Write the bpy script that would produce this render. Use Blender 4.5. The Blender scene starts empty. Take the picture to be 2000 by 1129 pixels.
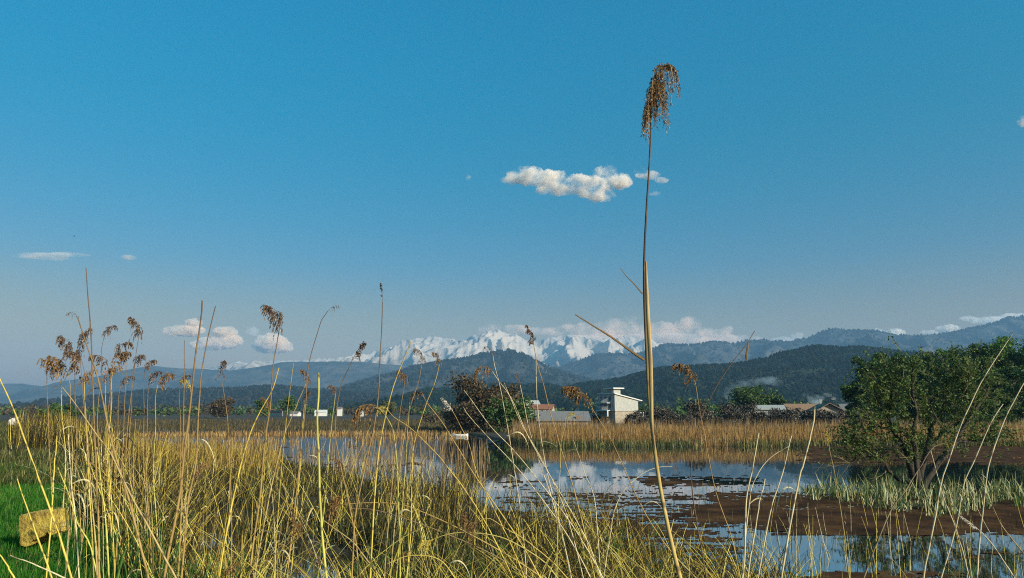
import bpy, bmesh, math, random
import numpy as np
from mathutils import Vector, Matrix
R = math.radians
scene = bpy.context.scene
COL = scene.collection

# ------------------------------------------------------------------ camera
CAM_Z = 3.5
F = 1333.0                      # focal length in photo pixels (photo 2000 x 1129)
TILT = math.atan(235.5 / F)
cam_d = bpy.data.cameras.new('camera')
cam_d.sensor_width = 36.0
cam_d.lens = 36.0 * F / 2000.0
cam_d.clip_start = 0.05
cam_d.clip_end = 120000
cam = bpy.data.objects.new('camera', cam_d)
COL.objects.link(cam)
cam.location = (0, 0, CAM_Z)
cam.rotation_euler = (R(90) + TILT, 0, 0)
scene.camera = cam

# ------------------------------------------------------------------ sun and sky
SUN_EL, SUN_AZ = R(22), R(131)          # azimuth clockwise from +Y (the view direction)
world = bpy.data.worlds.new('World')
scene.world = world
world.use_nodes = True
wn = world.node_tree.nodes
wl = world.node_tree.links
for n in list(wn):
    wn.remove(n)
w_out = wn.new('ShaderNodeOutputWorld')
w_bg = wn.new('ShaderNodeBackground')
sky = wn.new('ShaderNodeTexSky')
sky.sky_type = 'NISHITA'
sky.sun_disc = False
sky.sun_elevation = SUN_EL
sky.sun_rotation = SUN_AZ
sky.altitude = 0
sky.air_density = 1.0
sky.dust_density = 3.2
sky.ozone_density = 3.0
w_hs = wn.new('ShaderNodeHueSaturation')
w_hs.inputs['Hue'].default_value = 0.482
w_hs.inputs['Saturation'].default_value = 1.15
w_hs.inputs['Value'].default_value = 1.58
w_bg.inputs['Strength'].default_value = 0.10
w_gm = wn.new('ShaderNodeGamma')
w_gm.inputs['Gamma'].default_value = 0.76
wl.new(sky.outputs['Color'], w_gm.inputs['Color'])
wl.new(w_gm.outputs['Color'], w_hs.inputs['Color'])
w_tc = wn.new('ShaderNodeTexCoord')
w_sx = wn.new('ShaderNodeSeparateXYZ'); wl.new(w_tc.outputs['Generated'], w_sx.inputs[0])
w_rp = wn.new('ShaderNodeValToRGB'); wl.new(w_sx.outputs['Z'], w_rp.inputs['Fac'])
w_rp.color_ramp.interpolation = 'B_SPLINE'
SKY_TINT = [(0.00, (0.994, 0.590, 0.337)), (0.10, (0.994, 0.597, 0.320)), (0.20, (0.253, 0.548, 0.703)), (0.36, (0.008, 0.648, 0.784)), (0.52, (0.000, 0.756, 0.986)), (0.80, (0.000, 0.756, 0.986))]
while len(w_rp.color_ramp.elements) < len(SKY_TINT): w_rp.color_ramp.elements.new(0.5)
for el, (p_, c_) in zip(w_rp.color_ramp.elements, SKY_TINT):
    el.position = p_; el.color = (*c_, 1)
w_mx = wn.new('ShaderNodeMix'); w_mx.data_type = 'RGBA'; w_mx.blend_type = 'MULTIPLY'; w_mx.inputs[0].default_value = 1.0
wl.new(w_hs.outputs['Color'], w_mx.inputs[6]); wl.new(w_rp.outputs['Color'], w_mx.inputs[7])
wl.new(w_mx.outputs[2], w_bg.inputs['Color'])

wl.new(w_bg.outputs['Background'], w_out.inputs['Surface'])

sun_d = bpy.data.lights.new('sun', 'SUN')
sun_d.energy = 5.0
sun_d.angle = R(0.5)
sun_d.color = (1.0, 0.86, 0.66)
sun = bpy.data.objects.new('sun', sun_d)
COL.objects.link(sun)
SUN_DIR = Vector((math.sin(SUN_AZ) * math.cos(SUN_EL), math.cos(SUN_AZ) * math.cos(SUN_EL), math.sin(SUN_EL)))
sun.rotation_euler = SUN_DIR.to_track_quat('Z', 'Y').to_euler()
sun.location = (40, -40, 60)

scene.view_settings.view_transform = 'Standard'
scene.view_settings.look = 'None'
scene.view_settings.exposure = 0.55
scene.view_settings.gamma = 1.0
scene.view_settings.use_curve_mapping = False
scene.cycles.filter_width = 1.1
scene.cycles.use_denoising = False
scene.cycles.max_bounces = 8
scene.cycles.transparent_max_bounces = 12
scene.cycles.volume_bounces = 8
scene.cycles.volume_step_rate = 0.25
scene.cycles.volume_max_steps = 256

# ------------------------------------------------------------------ helpers
def vnoise(x, y, seed=0):
    x = np.asarray(x, float); y = np.asarray(y, float)
    xi = np.floor(x).astype(np.int64); yi = np.floor(y).astype(np.int64)
    xf = x - xi; yf = y - yi
    u = xf * xf * (3 - 2 * xf); v = yf * yf * (3 - 2 * yf)
    def h(a, b):
        n = (a * 374761393 + b * 668265263 + seed * 974634777) & 0xffffffff
        n = ((n ^ (n >> 13)) * 1274126177) & 0xffffffff
        n = n ^ (n >> 16)
        return (n & 0xffff) / 65535.0
    return (h(xi, yi) * (1 - u) + h(xi + 1, yi) * u) * (1 - v) + (h(xi, yi + 1) * (1 - u) + h(xi + 1, yi + 1) * u) * v

def fbm(x, y, octv=4, seed=0, gain=0.5):
    s = 0; a = 1; t = 0
    for i in range(octv):
        s = s + a * vnoise(x * 2 ** i, y * 2 ** i, seed + i * 17); t += a; a *= gain
    return s / t

def ridged(x, y, octv=4, seed=0):
    s = 0; a = 1; t = 0
    for i in range(octv):
        s = s + a * (1 - np.abs(2 * vnoise(x * 2 ** i, y * 2 ** i, seed + i * 13) - 1)); t += a; a *= 0.55
    return s / t

CT, ST = math.cos(TILT), math.sin(TILT)
def ray(x, y):
    u = (x - 1000.0) / F; v = (564.5 - y) / F
    return np.array([u, CT - v * ST, ST + v * CT])
def P(x, y, d):
    """the point seen at photo pixel (x, y), d metres ahead of the camera"""
    r = ray(x, y)
    return np.array([0, 0, CAM_Z]) + r * (d / r[1])
def G(x, y, z=0.0):
    r = ray(x, y)
    return np.array([0, 0, CAM_Z]) + r * ((z - CAM_Z) / r[2])
def PX(X, Y, Z):
    """world to photo pixel"""
    Zc = Z - CAM_Z
    dep = Y * CT + Zc * ST
    up = -Y * ST + Zc * CT
    return 1000 + F * X / dep, 564.5 - F * up / dep

def link(o, parent=None):
    COL.objects.link(o)
    if parent is not None:
        o.parent = parent
    return o
def tag(o, label=None, cat=None, group=None, kind=None):
    if label: o['label'] = label
    if cat: o['category'] = cat
    if group: o['group'] = group
    if kind: o['kind'] = kind
    return o
def empty(name, loc=(0, 0, 0), rz=0.0):
    o = bpy.data.objects.new(name, None)
    o.location = loc; o.rotation_euler = (0, 0, rz); o.empty_display_size = 0.2
    return link(o)

def mesh_np(name, V, faces, mat, smooth=False):
    """faces: list of arrays (M,3) or (M,4)"""
    V = np.asarray(V, np.float32).reshape(-1, 3)
    me = bpy.data.meshes.new(name)
    faces = [np.asarray(f, np.int32) for f in faces if len(f)]
    me.vertices.add(len(V)); me.vertices.foreach_set('co', V.ravel())
    nl = sum(f.size for f in faces); npoly = sum(len(f) for f in faces)
    me.loops.add(nl); me.polygons.add(npoly)
    me.loops.foreach_set('vertex_index', np.concatenate([f.ravel() for f in faces]))
    tot = np.concatenate([np.full(len(f), f.shape[1], np.int32) for f in faces])
    st = np.concatenate([[0], np.cumsum(tot)[:-1]]).astype(np.int32)
    me.polygons.foreach_set('loop_start', st)
    me.polygons.foreach_set('loop_total', tot)
    me.polygons.foreach_set('use_smooth', np.full(npoly, bool(smooth)))
    me.update(calc_edges=True)
    me.validate()
    if mat is not None:
        me.materials.append(mat)
    return me
def obj_np(name, V, faces, mat, parent=None, smooth=False, origin=None):
    V = np.asarray(V, float).reshape(-1, 3)
    if origin is not None:
        V = V - np.asarray(origin)
    o = bpy.data.objects.new(name, mesh_np(name, V, faces, mat, smooth))
    if origin is not None:
        o.location = tuple(origin)
    return link(o, parent)

class Geo:
    """collects vertices and faces of one mesh"""
    def __init__(s): s.V = []; s.q = []; s.t = []; s.n = 0
    def add(s, V, quads=None, tris=None):
        V = np.asarray(V, float).reshape(-1, 3)
        if quads is not None and len(quads): s.q.append(np.asarray(quads) + s.n)
        if tris is not None and len(tris): s.t.append(np.asarray(tris) + s.n)
        s.V.append(V); s.n += len(V)
    def box(s, c, size, rz=0.0):
        x, y, z = [k / 2 for k in size]
        V = np.array([[-x, -y, -z], [x, -y, -z], [x, y, -z], [-x, y, -z], [-x, -y, z], [x, -y, z], [x, y, z], [-x, y, z]])
        ca, sa = math.cos(rz), math.sin(rz)
        V = np.stack([V[:, 0] * ca - V[:, 1] * sa, V[:, 0] * sa + V[:, 1] * ca, V[:, 2]], 1) + np.array(c)
        s.add(V, [[0, 3, 2, 1], [4, 5, 6, 7], [0, 1, 5, 4], [1, 2, 6, 5], [2, 3, 7, 6], [3, 0, 4, 7]])
    def tubes(s, paths, radii, sides=5, cap=True):
        """paths (n,k,3), radii (n,k)"""
        paths = np.asarray(paths, float); radii = np.asarray(radii, float)
        n, k, _ = paths.shape
        T = np.gradient(paths, axis=1)
        T /= np.linalg.norm(T, axis=2, keepdims=True) + 1e-12
        ref = np.where(np.abs(T[..., 2:3]) > 0.9, np.array([0.0, 1, 0]), np.array([0.0, 0, 1]))
        A = np.cross(T, ref); A /= np.linalg.norm(A, axis=2, keepdims=True) + 1e-12
        B = np.cross(T, A)
        ang = np.arange(sides) * 2 * math.pi / sides
        ring = (paths[:, :, None, :] + radii[:, :, None, None] * (np.cos(ang)[None, None, :, None] * A[:, :, None, :] + np.sin(ang)[None, None, :, None] * B[:, :, None, :]))
        idx = np.arange(n * k * sides).reshape(n, k, sides)
        a = idx[:, :-1, :]; b = idx[:, 1:, :]
        q = np.stack([a, np.roll(a, -1, 2), np.roll(b, -1, 2), b], -1).reshape(-1, 4)
        s.add(ring, q)
    def ribbons(s, paths, widths, nrm=None):
        """flat leaves: paths (n,k,3), widths (n,k); nrm (n,3) is the width direction"""
        paths = np.asarray(paths, float)
        n, k, _ = paths.shape
        W = nrm[:, None, :] * np.asarray(widths)[:, :, None] * 0.5
        V = np.stack([paths - W, paths + W], 2)
        idx = np.arange(n * k * 2).reshape(n, k, 2)
        q = np.stack([idx[:, :-1, 0], idx[:, :-1, 1], idx[:, 1:, 1], idx[:, 1:, 0]], -1).reshape(-1, 4)
        s.add(V, q)
    def obj(s, name, mat, parent=None, smooth=False, origin=None):
        V = np.concatenate(s.V)
        return obj_np(name, V, s.q + s.t, mat, parent, smooth, origin)

# ------------------------------------------------------------------ materials
def new_mat(name):
    m = bpy.data.materials.new(name); m.use_nodes = True
    nt = m.node_tree
    b = nt.nodes['Principled BSDF']
    return m, nt, b
def ramp(nt, fac, stops):
    r = nt.nodes.new('ShaderNodeValToRGB')
    e = r.color_ramp.elements
    while len(e) < len(stops): e.new(0.5)
    for el, (p, c) in zip(e, stops):
        el.position = p; el.color = (*c, 1)
    nt.links.new(fac, r.inputs['Fac'])
    return r.outputs['Color']
def noise_node(nt, scale, detail=4, rough=0.55, coord='Object', vec_scale=None):
    tc = nt.nodes.new('ShaderNodeTexCoord')
    out = tc.outputs[coord]
    if vec_scale is not None:
        mp = nt.nodes.new('ShaderNodeMapping')
        mp.inputs['Scale'].default_value = vec_scale
        nt.links.new(out, mp.inputs['Vector']); out = mp.outputs['Vector']
    n = nt.nodes.new('ShaderNodeTexNoise')
    n.inputs['Scale'].default_value = scale; n.inputs['Detail'].default_value = detail; n.inputs['Roughness'].default_value = rough
    nt.links.new(out, n.inputs['Vector'])
    return n.outputs['Fac']
def bump(nt, b, h, strength=0.5, dist=0.1):
    bp = nt.nodes.new('ShaderNodeBump')
    bp.inputs['Strength'].default_value = strength; bp.inputs['Distance'].default_value = dist
    nt.links.new(h, bp.inputs['Height']); nt.links.new(bp.outputs['Normal'], b.inputs['Normal'])
def mat_noise(name, stops, scale=3.0, rough=0.85, detail=5, bmp=0.0, bdist=0.05, vec_scale=None):
    m, nt, b = new_mat(name)
    f = noise_node(nt, scale, detail, vec_scale=vec_scale)
    nt.links.new(ramp(nt, f, stops), b.inputs['Base Color'])
    b.inputs['Roughness'].default_value = rough
    if bmp: bump(nt, b, f, bmp, bdist)
    return m
def mat_blades(name, stops, transl=0.25, rough=0.6):
    """colour picked at random for each blade or stem"""
    m, nt, b = new_mat(name)
    g = nt.nodes.new('ShaderNodeNewGeometry')
    c = ramp(nt, g.outputs['Random Per Island'], stops)
    nt.links.new(c, b.inputs['Base Color'])
    b.inputs['Roughness'].default_value = rough
    b.inputs['Specular IOR Level'].default_value = 0.0 if transl == 0 and rough > 0.9 else 0.22
    if transl > 0:
        tr = nt.nodes.new('ShaderNodeBsdfTranslucent'); nt.links.new(c, tr.inputs['Color'])
        mx = nt.nodes.new('ShaderNodeMixShader'); mx.inputs[0].default_value = transl
        nt.links.new(b.outputs[0], mx.inputs[1]); nt.links.new(tr.outputs[0], mx.inputs[2])
        nt.links.new(mx.outputs[0], nt.nodes['Material Output'].inputs['Surface'])
    return m
def mat_plain(name, c, rough=0.7):
    m, nt, b = new_mat(name)
    f = noise_node(nt, 2.5, 4)
    nt.links.new(ramp(nt, f, [(0.3, tuple(k * 0.8 for k in c)), (0.7, tuple(min(1, k * 1.12) for k in c))]), b.inputs['Base Color'])
    b.inputs['Roughness'].default_value = rough
    return m

# ------------------------------------------------------------------ terrain
def smooth(a, b, t):
    t = np.clip((t - a) / (b - a), 0, 1); return t * t * (3 - 2 * t)
BANK_Z = 1.9
SHORE_X = np.array([-120, -60, -30, -17, -10, -4, 0, 1.5, 3.5, 5.3, 10, 40, 120.0])
SHORE_Y = np.array([120, 80, 60, 48, 39, 31, 24, 20.5, 16.5, 13.3, 11, 8, 4.0])
POOLS = [(-8.9, 19.8, 1.9, 3.0), (-5.4, 15.8, 2.2, 1.9), (-18.5, 30, 1.8, 4), (-6.6, 25, 1.6, 2.2), (-12.5, 23, 1.0, 2.2)]
def pool_r(x, y):
    r = np.full(np.shape(x), 9.0)
    for (px, py, rx, ry) in POOLS:
        r = np.minimum(r, np.sqrt(((x - px) / rx) ** 2 + ((y - py) / ry) ** 2))
    return r
def bank_s(x, y):
    return (x - 1.15 + 0.68 * y + 1.2 * (fbm(x * 0.25, y * 0.25, 2, 5) - 0.5)) / 1.21
def far_shore(x):
    return 69 + 36 * smooth(4, -10, x) + 3 * (fbm(x * 0.12, x * 0 + 3.3, 3, 8) - 0.5)
def near_shore(x, y):
    return np.interp(x, SHORE_X, SHORE_Y) + 5.0 * (fbm(x * 0.35, y * 0.35, 3, 21) - 0.5)
def ground_h(x, y):
    x = np.asarray(x, float); y = np.asarray(y, float)
    s = bank_s(x, y)
    marsh = 0.16 + 0.22 * (fbm(x * 0.5, y * 0.5, 3, 3) - 0.5)
    ns = near_shore(x, y)
    marsh = marsh - 0.65 * smooth(-1.0, 2.0, y - ns)
    fs = far_shore(x)
    far = 0.30 + 0.25 * (fbm(x * 0.05, y * 0.05, 3, 9) - 0.5)
    marsh = marsh + (far - marsh) * smooth(-1.0, 2.5, y - fs)
    bank = BANK_Z + 0.12 * (fbm(x * 0.6, y * 0.6, 3, 11) - 0.5)
    k = 1 - smooth(-0.2, 3.1, s)
    k = k * (1 - smooth(120, 220, y))          # the bank runs out into the plain
    z = marsh + (bank - marsh) * k
    pr = pool_r(x, y) + 0.35 * (fbm(x * 0.9, y * 0.9, 3, 14) - 0.5)
    return z + (-0.25 - z) * smooth(1.25, 0.85, pr)

def axis(fine0, fine1, step, far0, far1, growth=1.18):
    a = list(np.arange(fine0, fine1 + 1e-6, step))
    d = step; x = a[-1]
    while x < far1:
        d *= growth; x += d; a.append(min(x, far1))
    d = step; x = a[0]; pre = []
    while x > far0:
        d *= growth; x -= d; pre.append(max(x, far0))
    return np.array(pre[::-1] + a)
gx = axis(-45, 60, 0.4, -13000, 13000)
gy = axis(-3, 112, 0.4, -60, 7600)
GX, GY = np.meshgrid(gx, gy)
GZ = ground_h(GX, GY)
def grid_faces(ny, nx):
    i = np.arange(ny * nx).reshape(ny, nx)
    return np.stack([i[:-1, :-1], i[:-1, 1:], i[1:, 1:], i[1:, :-1]], -1).reshape(-1, 4)
M_ground, nt, b = new_mat('mud and turf')
f1 = noise_node(nt, 0.8, 6, 0.6)
f2 = noise_node(nt, 14, 4, 0.6)
c1 = ramp(nt, f1, [(0.32, (0.016, 0.014, 0.007)), (0.5, (0.028, 0.026, 0.010)), (0.62, (0.06, 0.045, 0.02)), (0.75, (0.03, 0.04, 0.010))])
c2 = ramp(nt, f2, [(0.3, (0.45, 0.45, 0.45)), (0.7, (1.0, 1.0, 1.0))])
mx = nt.nodes.new('ShaderNodeMix'); mx.data_type = 'RGBA'; mx.blend_type = 'MULTIPLY'; mx.inputs[0].default_value = 1
nt.links.new(c1, mx.inputs[6]); nt.links.new(c2, mx.inputs[7])
nt.links.new(mx.outputs[2], b.inputs['Base Color'])
b.inputs['Roughness'].default_value = 0.95
bump(nt, b, f2, 0.6, 0.08)
ground = obj_np('ground', np.stack([GX, GY, GZ], -1), [grid_faces(len(gy), len(gx))], M_ground, smooth=True)
tag(ground, kind='structure')

# ------------------------------------------------------------------ water
M_water, nt, b = new_mat('lake water')
b.inputs['Base Color'].default_value = (0.012, 0.018, 0.02, 1)
b.inputs['Roughness'].default_value = 0.03
b.inputs['IOR'].default_value = 12
f = noise_node(nt, 1.2, 3, 0.5, vec_scale=(1.0, 0.35, 1.0))
bump(nt, b, f, 0.12, 0.02)
water = obj_np('water', [[-120, 1, 0], [12000, 1, 0], [12000, 120, 0], [-120, 120, 0]], [np.array([[0, 1, 2, 3]])], M_water)
tag(water, kind='structure')

# ------------------------------------------------------------------ hills and mountains
def ridge(name, prof, D, wf, wb, mat, seed, spur=0.35, freq=1 / 500., nx=420, nt_=90, wob=200., fine=6.0, pw=1.15, zbase=-4, jit=0.0):
    prof = np.array(prof, float)
    u = np.linspace(prof[0, 0], prof[-1, 0], nx)
    ypx = np.interp(u, prof[:, 0], prof[:, 1])
    ker = np.hanning(7); ker /= ker.sum()
    ypx = np.convolve(np.pad(ypx, 3, mode='edge'), ker, 'valid')
    ypx = ypx + jit * (fbm(u / 9.0, u * 0 + seed, 3, seed) - 0.5)
    tt = np.concatenate([-np.linspace(1, 0, nt_)[:-1] ** 1.0, [0.0], np.linspace(0, 1, 22)[1:]])
    th = np.array([ray(a, c) for a, c in zip(u, ypx)])
    Xc = th[:, 0] / th[:, 1] * D
    Yc = D + wob * (fbm(Xc * freq * 0.6, Xc * 0 + seed * 1.7, 3, seed + 3) - 0.5) * 2
    Xc = th[:, 0] / th[:, 1] * Yc
    Zc = CAM_Z + th[:, 2] / th[:, 1] * Yc
    T, I = np.meshgrid(tt, np.arange(nx), indexing='ij')
    Yg = Yc[I] + np.where(T < 0, T * wf, T * wb)
    # columns keep their bearing so the skyline stays put
    Xg = Xc[I] + 0.0 * T
    a = np.abs(T)
    fall = (1 - a) ** pw
    r = ridged(Xg * freq + 0.5 * fbm(Xg * freq, Yg * freq, 2, seed + 5), Yg * freq * 0.45, 4, seed)
    H = (Zc[I] - zbase) * (fall + spur * (r - 0.62) * np.sin(np.pi * np.clip(a, 0, 1) ** 0.7) * 1.5)
    H = np.maximum(H, -1) + fine * (fbm(Xg * freq * 9, Yg * freq * 9, 3, seed + 9) - 0.5) * np.minimum(1, a * 6) * fall ** 0.5
    Zg = zbase + H
    V = np.stack([Xg, Yg, Zg], -1)
    o = obj_np(name, V, [grid_faces(len(tt), nx)], mat, smooth=True)
    tag(o, kind='structure')
    return V          # (rows, cols, 3), row nt_-1 is the crest

def mat_hill(name, cs, scale):
    m, nt, b = new_mat(name)
    f = noise_node(nt, scale, 7, 0.65)
    nt.links.new(ramp(nt, f, [(0.35, cs[0]), (0.5, cs[1]), (0.66, cs[2])]), b.inputs['Base Color'])
    b.inputs['Roughness'].default_value = 1.0
    b.inputs['Specular IOR Level'].default_value = 0.1
    return m
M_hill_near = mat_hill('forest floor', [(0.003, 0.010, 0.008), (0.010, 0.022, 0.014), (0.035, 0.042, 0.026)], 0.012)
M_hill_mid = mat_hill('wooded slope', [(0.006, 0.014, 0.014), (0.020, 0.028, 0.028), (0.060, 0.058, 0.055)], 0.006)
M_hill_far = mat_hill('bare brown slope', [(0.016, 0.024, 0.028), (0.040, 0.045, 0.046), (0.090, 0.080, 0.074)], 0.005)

M_snow, nt, b = new_mat('snow and rock')
g = nt.nodes.new('ShaderNodeNewGeometry')
sx = nt.nodes.new('ShaderNodeSeparateXYZ'); nt.links.new(g.outputs['Position'], sx.inputs[0])
mr = nt.nodes.new('ShaderNodeMapRange'); mr.inputs[1].default_value = 190; mr.inputs[2].default_value = 430
nt.links.new(sx.outputs['Z'], mr.inputs[0])
f = noise_node(nt, 0.006, 8, 0.7)
f3 = noise_node(nt, 0.016, 6, 0.68, vec_scale=(1, 0.6, 0.3))
ad = nt.nodes.new('ShaderNodeMath'); ad.operation = 'ADD'; nt.links.new(mr.outputs[0], ad.inputs[0]); nt.links.new(f, ad.inputs[1])
ad2 = nt.nodes.new('ShaderNodeMath'); ad2.operation = 'MULTIPLY_ADD'; nt.links.new(f3, ad2.inputs[0]); ad2.inputs[1].default_value = 0.9; nt.links.new(ad.outputs[0], ad2.inputs[2])
mr2 = nt.nodes.new('ShaderNodeMapRange'); mr2.inputs[1].default_value = 1.1; mr2.inputs[2].default_value = 1.75
nt.links.new(ad2.outputs[0], mr2.inputs[0])
nt.links.new(ramp(nt, mr2.outputs[0], [(0.0, (0.045, 0.045, 0.05)), (0.3, (0.11, 0.095, 0.085)), (0.48, (0.30, 0.26, 0.235)), (0.62, (0.22, 0.19, 0.17)), (0.8, (0.31, 0.265, 0.23)), (1.0, (0.42, 0.362, 0.318))]), b.inputs['Base Color'])
b.inputs['Roughness'].default_value = 0.9
bump(nt, b, f3, 0.45, 50)

snow_prof = [(250, 745), (330, 730), (400, 719), (440, 712), (465, 706), (500, 710), (520, 705), (550, 704), (600, 702), (650, 700), (690, 695), (720, 690), (735, 684), (760, 677), (790, 669), (815, 660), (835, 658), (860, 662), (885, 664), (900, 667), (925, 660), (950, 652), (965, 650), (985, 653), (1005, 657), (1030, 664), (1050, 668), (1070, 660), (1090, 656), (1110, 655), (1130, 660), (1160, 662), (1180, 660), (1200, 663), (1230, 658), (1250, 662), (1280, 668), (1310, 672), (1350, 676), (1450, 690), (1600, 720)]
ridge('snow_mountain', snow_prof, 5600, 1700, 1000, M_snow, 31, spur=0.42, freq=1 / 340., nx=760, nt_=190, wob=200, fine=30, pw=1.0, jit=5)
far_left = [(-700, 770), (-300, 748), (-100, 756), (0, 752), (40, 749), (85, 755), (110, 752), (160, 745), (190, 738), (205, 732), (250, 722), (285, 716), (302, 714), (340, 719), (400, 721), (450, 724), (500, 717), (530, 712), (560, 706), (600, 707), (650, 706), (700, 706), (740, 711), (780, 713), (830, 717), (900, 722), (1000, 735), (1200, 752), (1500, 770)]
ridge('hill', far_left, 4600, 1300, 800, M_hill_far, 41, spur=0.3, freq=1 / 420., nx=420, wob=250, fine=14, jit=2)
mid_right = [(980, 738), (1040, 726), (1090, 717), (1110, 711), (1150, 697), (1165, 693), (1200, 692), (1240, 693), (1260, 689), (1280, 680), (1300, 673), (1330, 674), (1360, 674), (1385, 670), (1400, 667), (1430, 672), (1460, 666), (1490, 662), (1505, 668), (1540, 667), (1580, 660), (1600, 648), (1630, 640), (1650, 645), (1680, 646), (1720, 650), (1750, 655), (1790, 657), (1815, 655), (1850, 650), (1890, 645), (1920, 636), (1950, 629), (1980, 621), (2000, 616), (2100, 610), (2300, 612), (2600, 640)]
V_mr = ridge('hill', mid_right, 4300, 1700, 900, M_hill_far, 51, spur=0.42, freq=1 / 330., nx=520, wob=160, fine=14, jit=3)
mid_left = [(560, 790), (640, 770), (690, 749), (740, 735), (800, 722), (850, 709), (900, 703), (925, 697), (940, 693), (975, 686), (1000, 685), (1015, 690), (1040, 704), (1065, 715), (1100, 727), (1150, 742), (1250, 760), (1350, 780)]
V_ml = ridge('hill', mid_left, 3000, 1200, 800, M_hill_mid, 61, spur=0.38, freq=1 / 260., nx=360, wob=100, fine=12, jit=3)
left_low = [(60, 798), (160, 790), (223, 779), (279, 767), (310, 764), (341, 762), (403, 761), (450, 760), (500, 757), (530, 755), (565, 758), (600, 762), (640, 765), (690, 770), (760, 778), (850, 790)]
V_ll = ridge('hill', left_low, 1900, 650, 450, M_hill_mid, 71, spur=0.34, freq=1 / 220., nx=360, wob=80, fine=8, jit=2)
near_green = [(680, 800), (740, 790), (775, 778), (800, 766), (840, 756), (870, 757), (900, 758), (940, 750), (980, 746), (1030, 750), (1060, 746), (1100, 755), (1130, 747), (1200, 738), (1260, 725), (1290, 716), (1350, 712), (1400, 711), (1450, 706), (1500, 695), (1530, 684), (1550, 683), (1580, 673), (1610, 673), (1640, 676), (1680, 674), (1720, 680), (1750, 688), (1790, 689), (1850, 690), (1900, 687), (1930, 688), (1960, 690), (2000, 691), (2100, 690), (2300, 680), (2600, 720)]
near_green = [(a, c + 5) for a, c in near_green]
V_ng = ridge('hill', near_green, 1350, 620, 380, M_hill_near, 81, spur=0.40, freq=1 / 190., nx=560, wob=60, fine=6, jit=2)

# trees of the wooded hills: too many to count, one object per hill
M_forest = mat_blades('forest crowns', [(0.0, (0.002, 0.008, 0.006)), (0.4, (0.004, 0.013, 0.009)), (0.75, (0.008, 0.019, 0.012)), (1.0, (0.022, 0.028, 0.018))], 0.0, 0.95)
def forest(V, n, hmin, hmax, seed, mat, row0=0.05, crest=0.25, conifer=0.5):
    rng = np.random.default_rng(seed)
    nr, nc, _ = V.shape
    nf = nr - 21
    ti = rng.random(n) ** 0.8 * (1 - row0) + row0
    k = int(n * crest)
    ti[:k] = 1 - rng.random(k) ** 1.5 * 0.06
    r = np.clip(ti * (nf - 1), 0, nf - 1.001); c = rng.random(n) * (nc - 1.001)
    r0 = r.astype(int); c0 = c.astype(int); fr = (r - r0)[:, None]; fc = (c - c0)[:, None]
    p = (V[r0, c0] * (1 - fr) + V[r0 + 1, c0] * fr) * (1 - fc) + (V[r0, c0 + 1] * (1 - fr) + V[r0 + 1, c0 + 1] * fr) * fc
    ok = p[:, 2] > 1.0
    p = p[ok]; n = len(p)
    h = hmin + (hmax - hmin) * rng.random(n) ** 1.6
    w = h * (0.30 + 0.25 * rng.random(n))
    con = rng.random(n) < conifer
    S = 7; L = 4
    prof = np.where(con[:, None], np.array([[0.55, 1.0, 0.6, 0.06]]), np.array([[0.6, 1.05, 0.95, 0.35]]))
    zz = np.where(con[:, None], np.array([[0.0, 0.25, 0.6, 1.0]]), np.array([[0.0, 0.35, 0.7, 0.98]]))
    ang = np.arange(S) * 2 * math.pi / S
    rad = w[:, None, None] * prof[:, :, None] * (0.7 + 0.6 * rng.random((n, L, S)))
    x = p[:, 0, None, None] + rad * np.cos(ang); y = p[:, 1, None, None] + rad * np.sin(ang)
    z = p[:, 2, None, None] - 0.5 + h[:, None, None] * (zz[:, :, None] + 0.10 * (rng.random((n, L, S)) - 0.5)) * 1.0
    VV = np.stack([x, y, z], -1)
    idx = np.arange(n * L * S).reshape(n, L, S)
    a = idx[:, :-1]; bb = idx[:, 1:]
    q = np.stack([a, np.roll(a, -1, 2), np.roll(bb, -1, 2), bb], -1).reshape(-1, 4)
    tip = np.stack([p[:, 0], p[:, 1], p[:, 2] - 0.5 + h * 1.03], -1)
    top = idx[:, -1]; ti_ = np.repeat(np.arange(n) + n * L * S, S)
    t = np.stack([top.ravel(), np.roll(top, -1, 1).ravel(), ti_], -1)
    o = obj_np('forest', np.concatenate([VV.reshape(-1, 3), tip]), [q, t], mat)
    tag(o, kind='stuff')
    return o
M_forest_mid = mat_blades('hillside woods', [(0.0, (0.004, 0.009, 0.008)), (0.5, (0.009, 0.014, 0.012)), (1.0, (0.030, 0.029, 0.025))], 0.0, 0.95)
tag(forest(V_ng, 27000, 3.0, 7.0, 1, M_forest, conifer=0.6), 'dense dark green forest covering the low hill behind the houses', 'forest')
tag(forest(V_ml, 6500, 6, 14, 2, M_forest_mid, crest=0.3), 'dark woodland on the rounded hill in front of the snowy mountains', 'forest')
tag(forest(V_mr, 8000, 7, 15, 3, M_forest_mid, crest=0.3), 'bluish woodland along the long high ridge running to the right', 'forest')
tag(forest(V_ll, 5500, 5, 10, 4, M_forest_mid, crest=0.2), 'woodland on the low hill at the left below the far ridge', 'forest')

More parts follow.
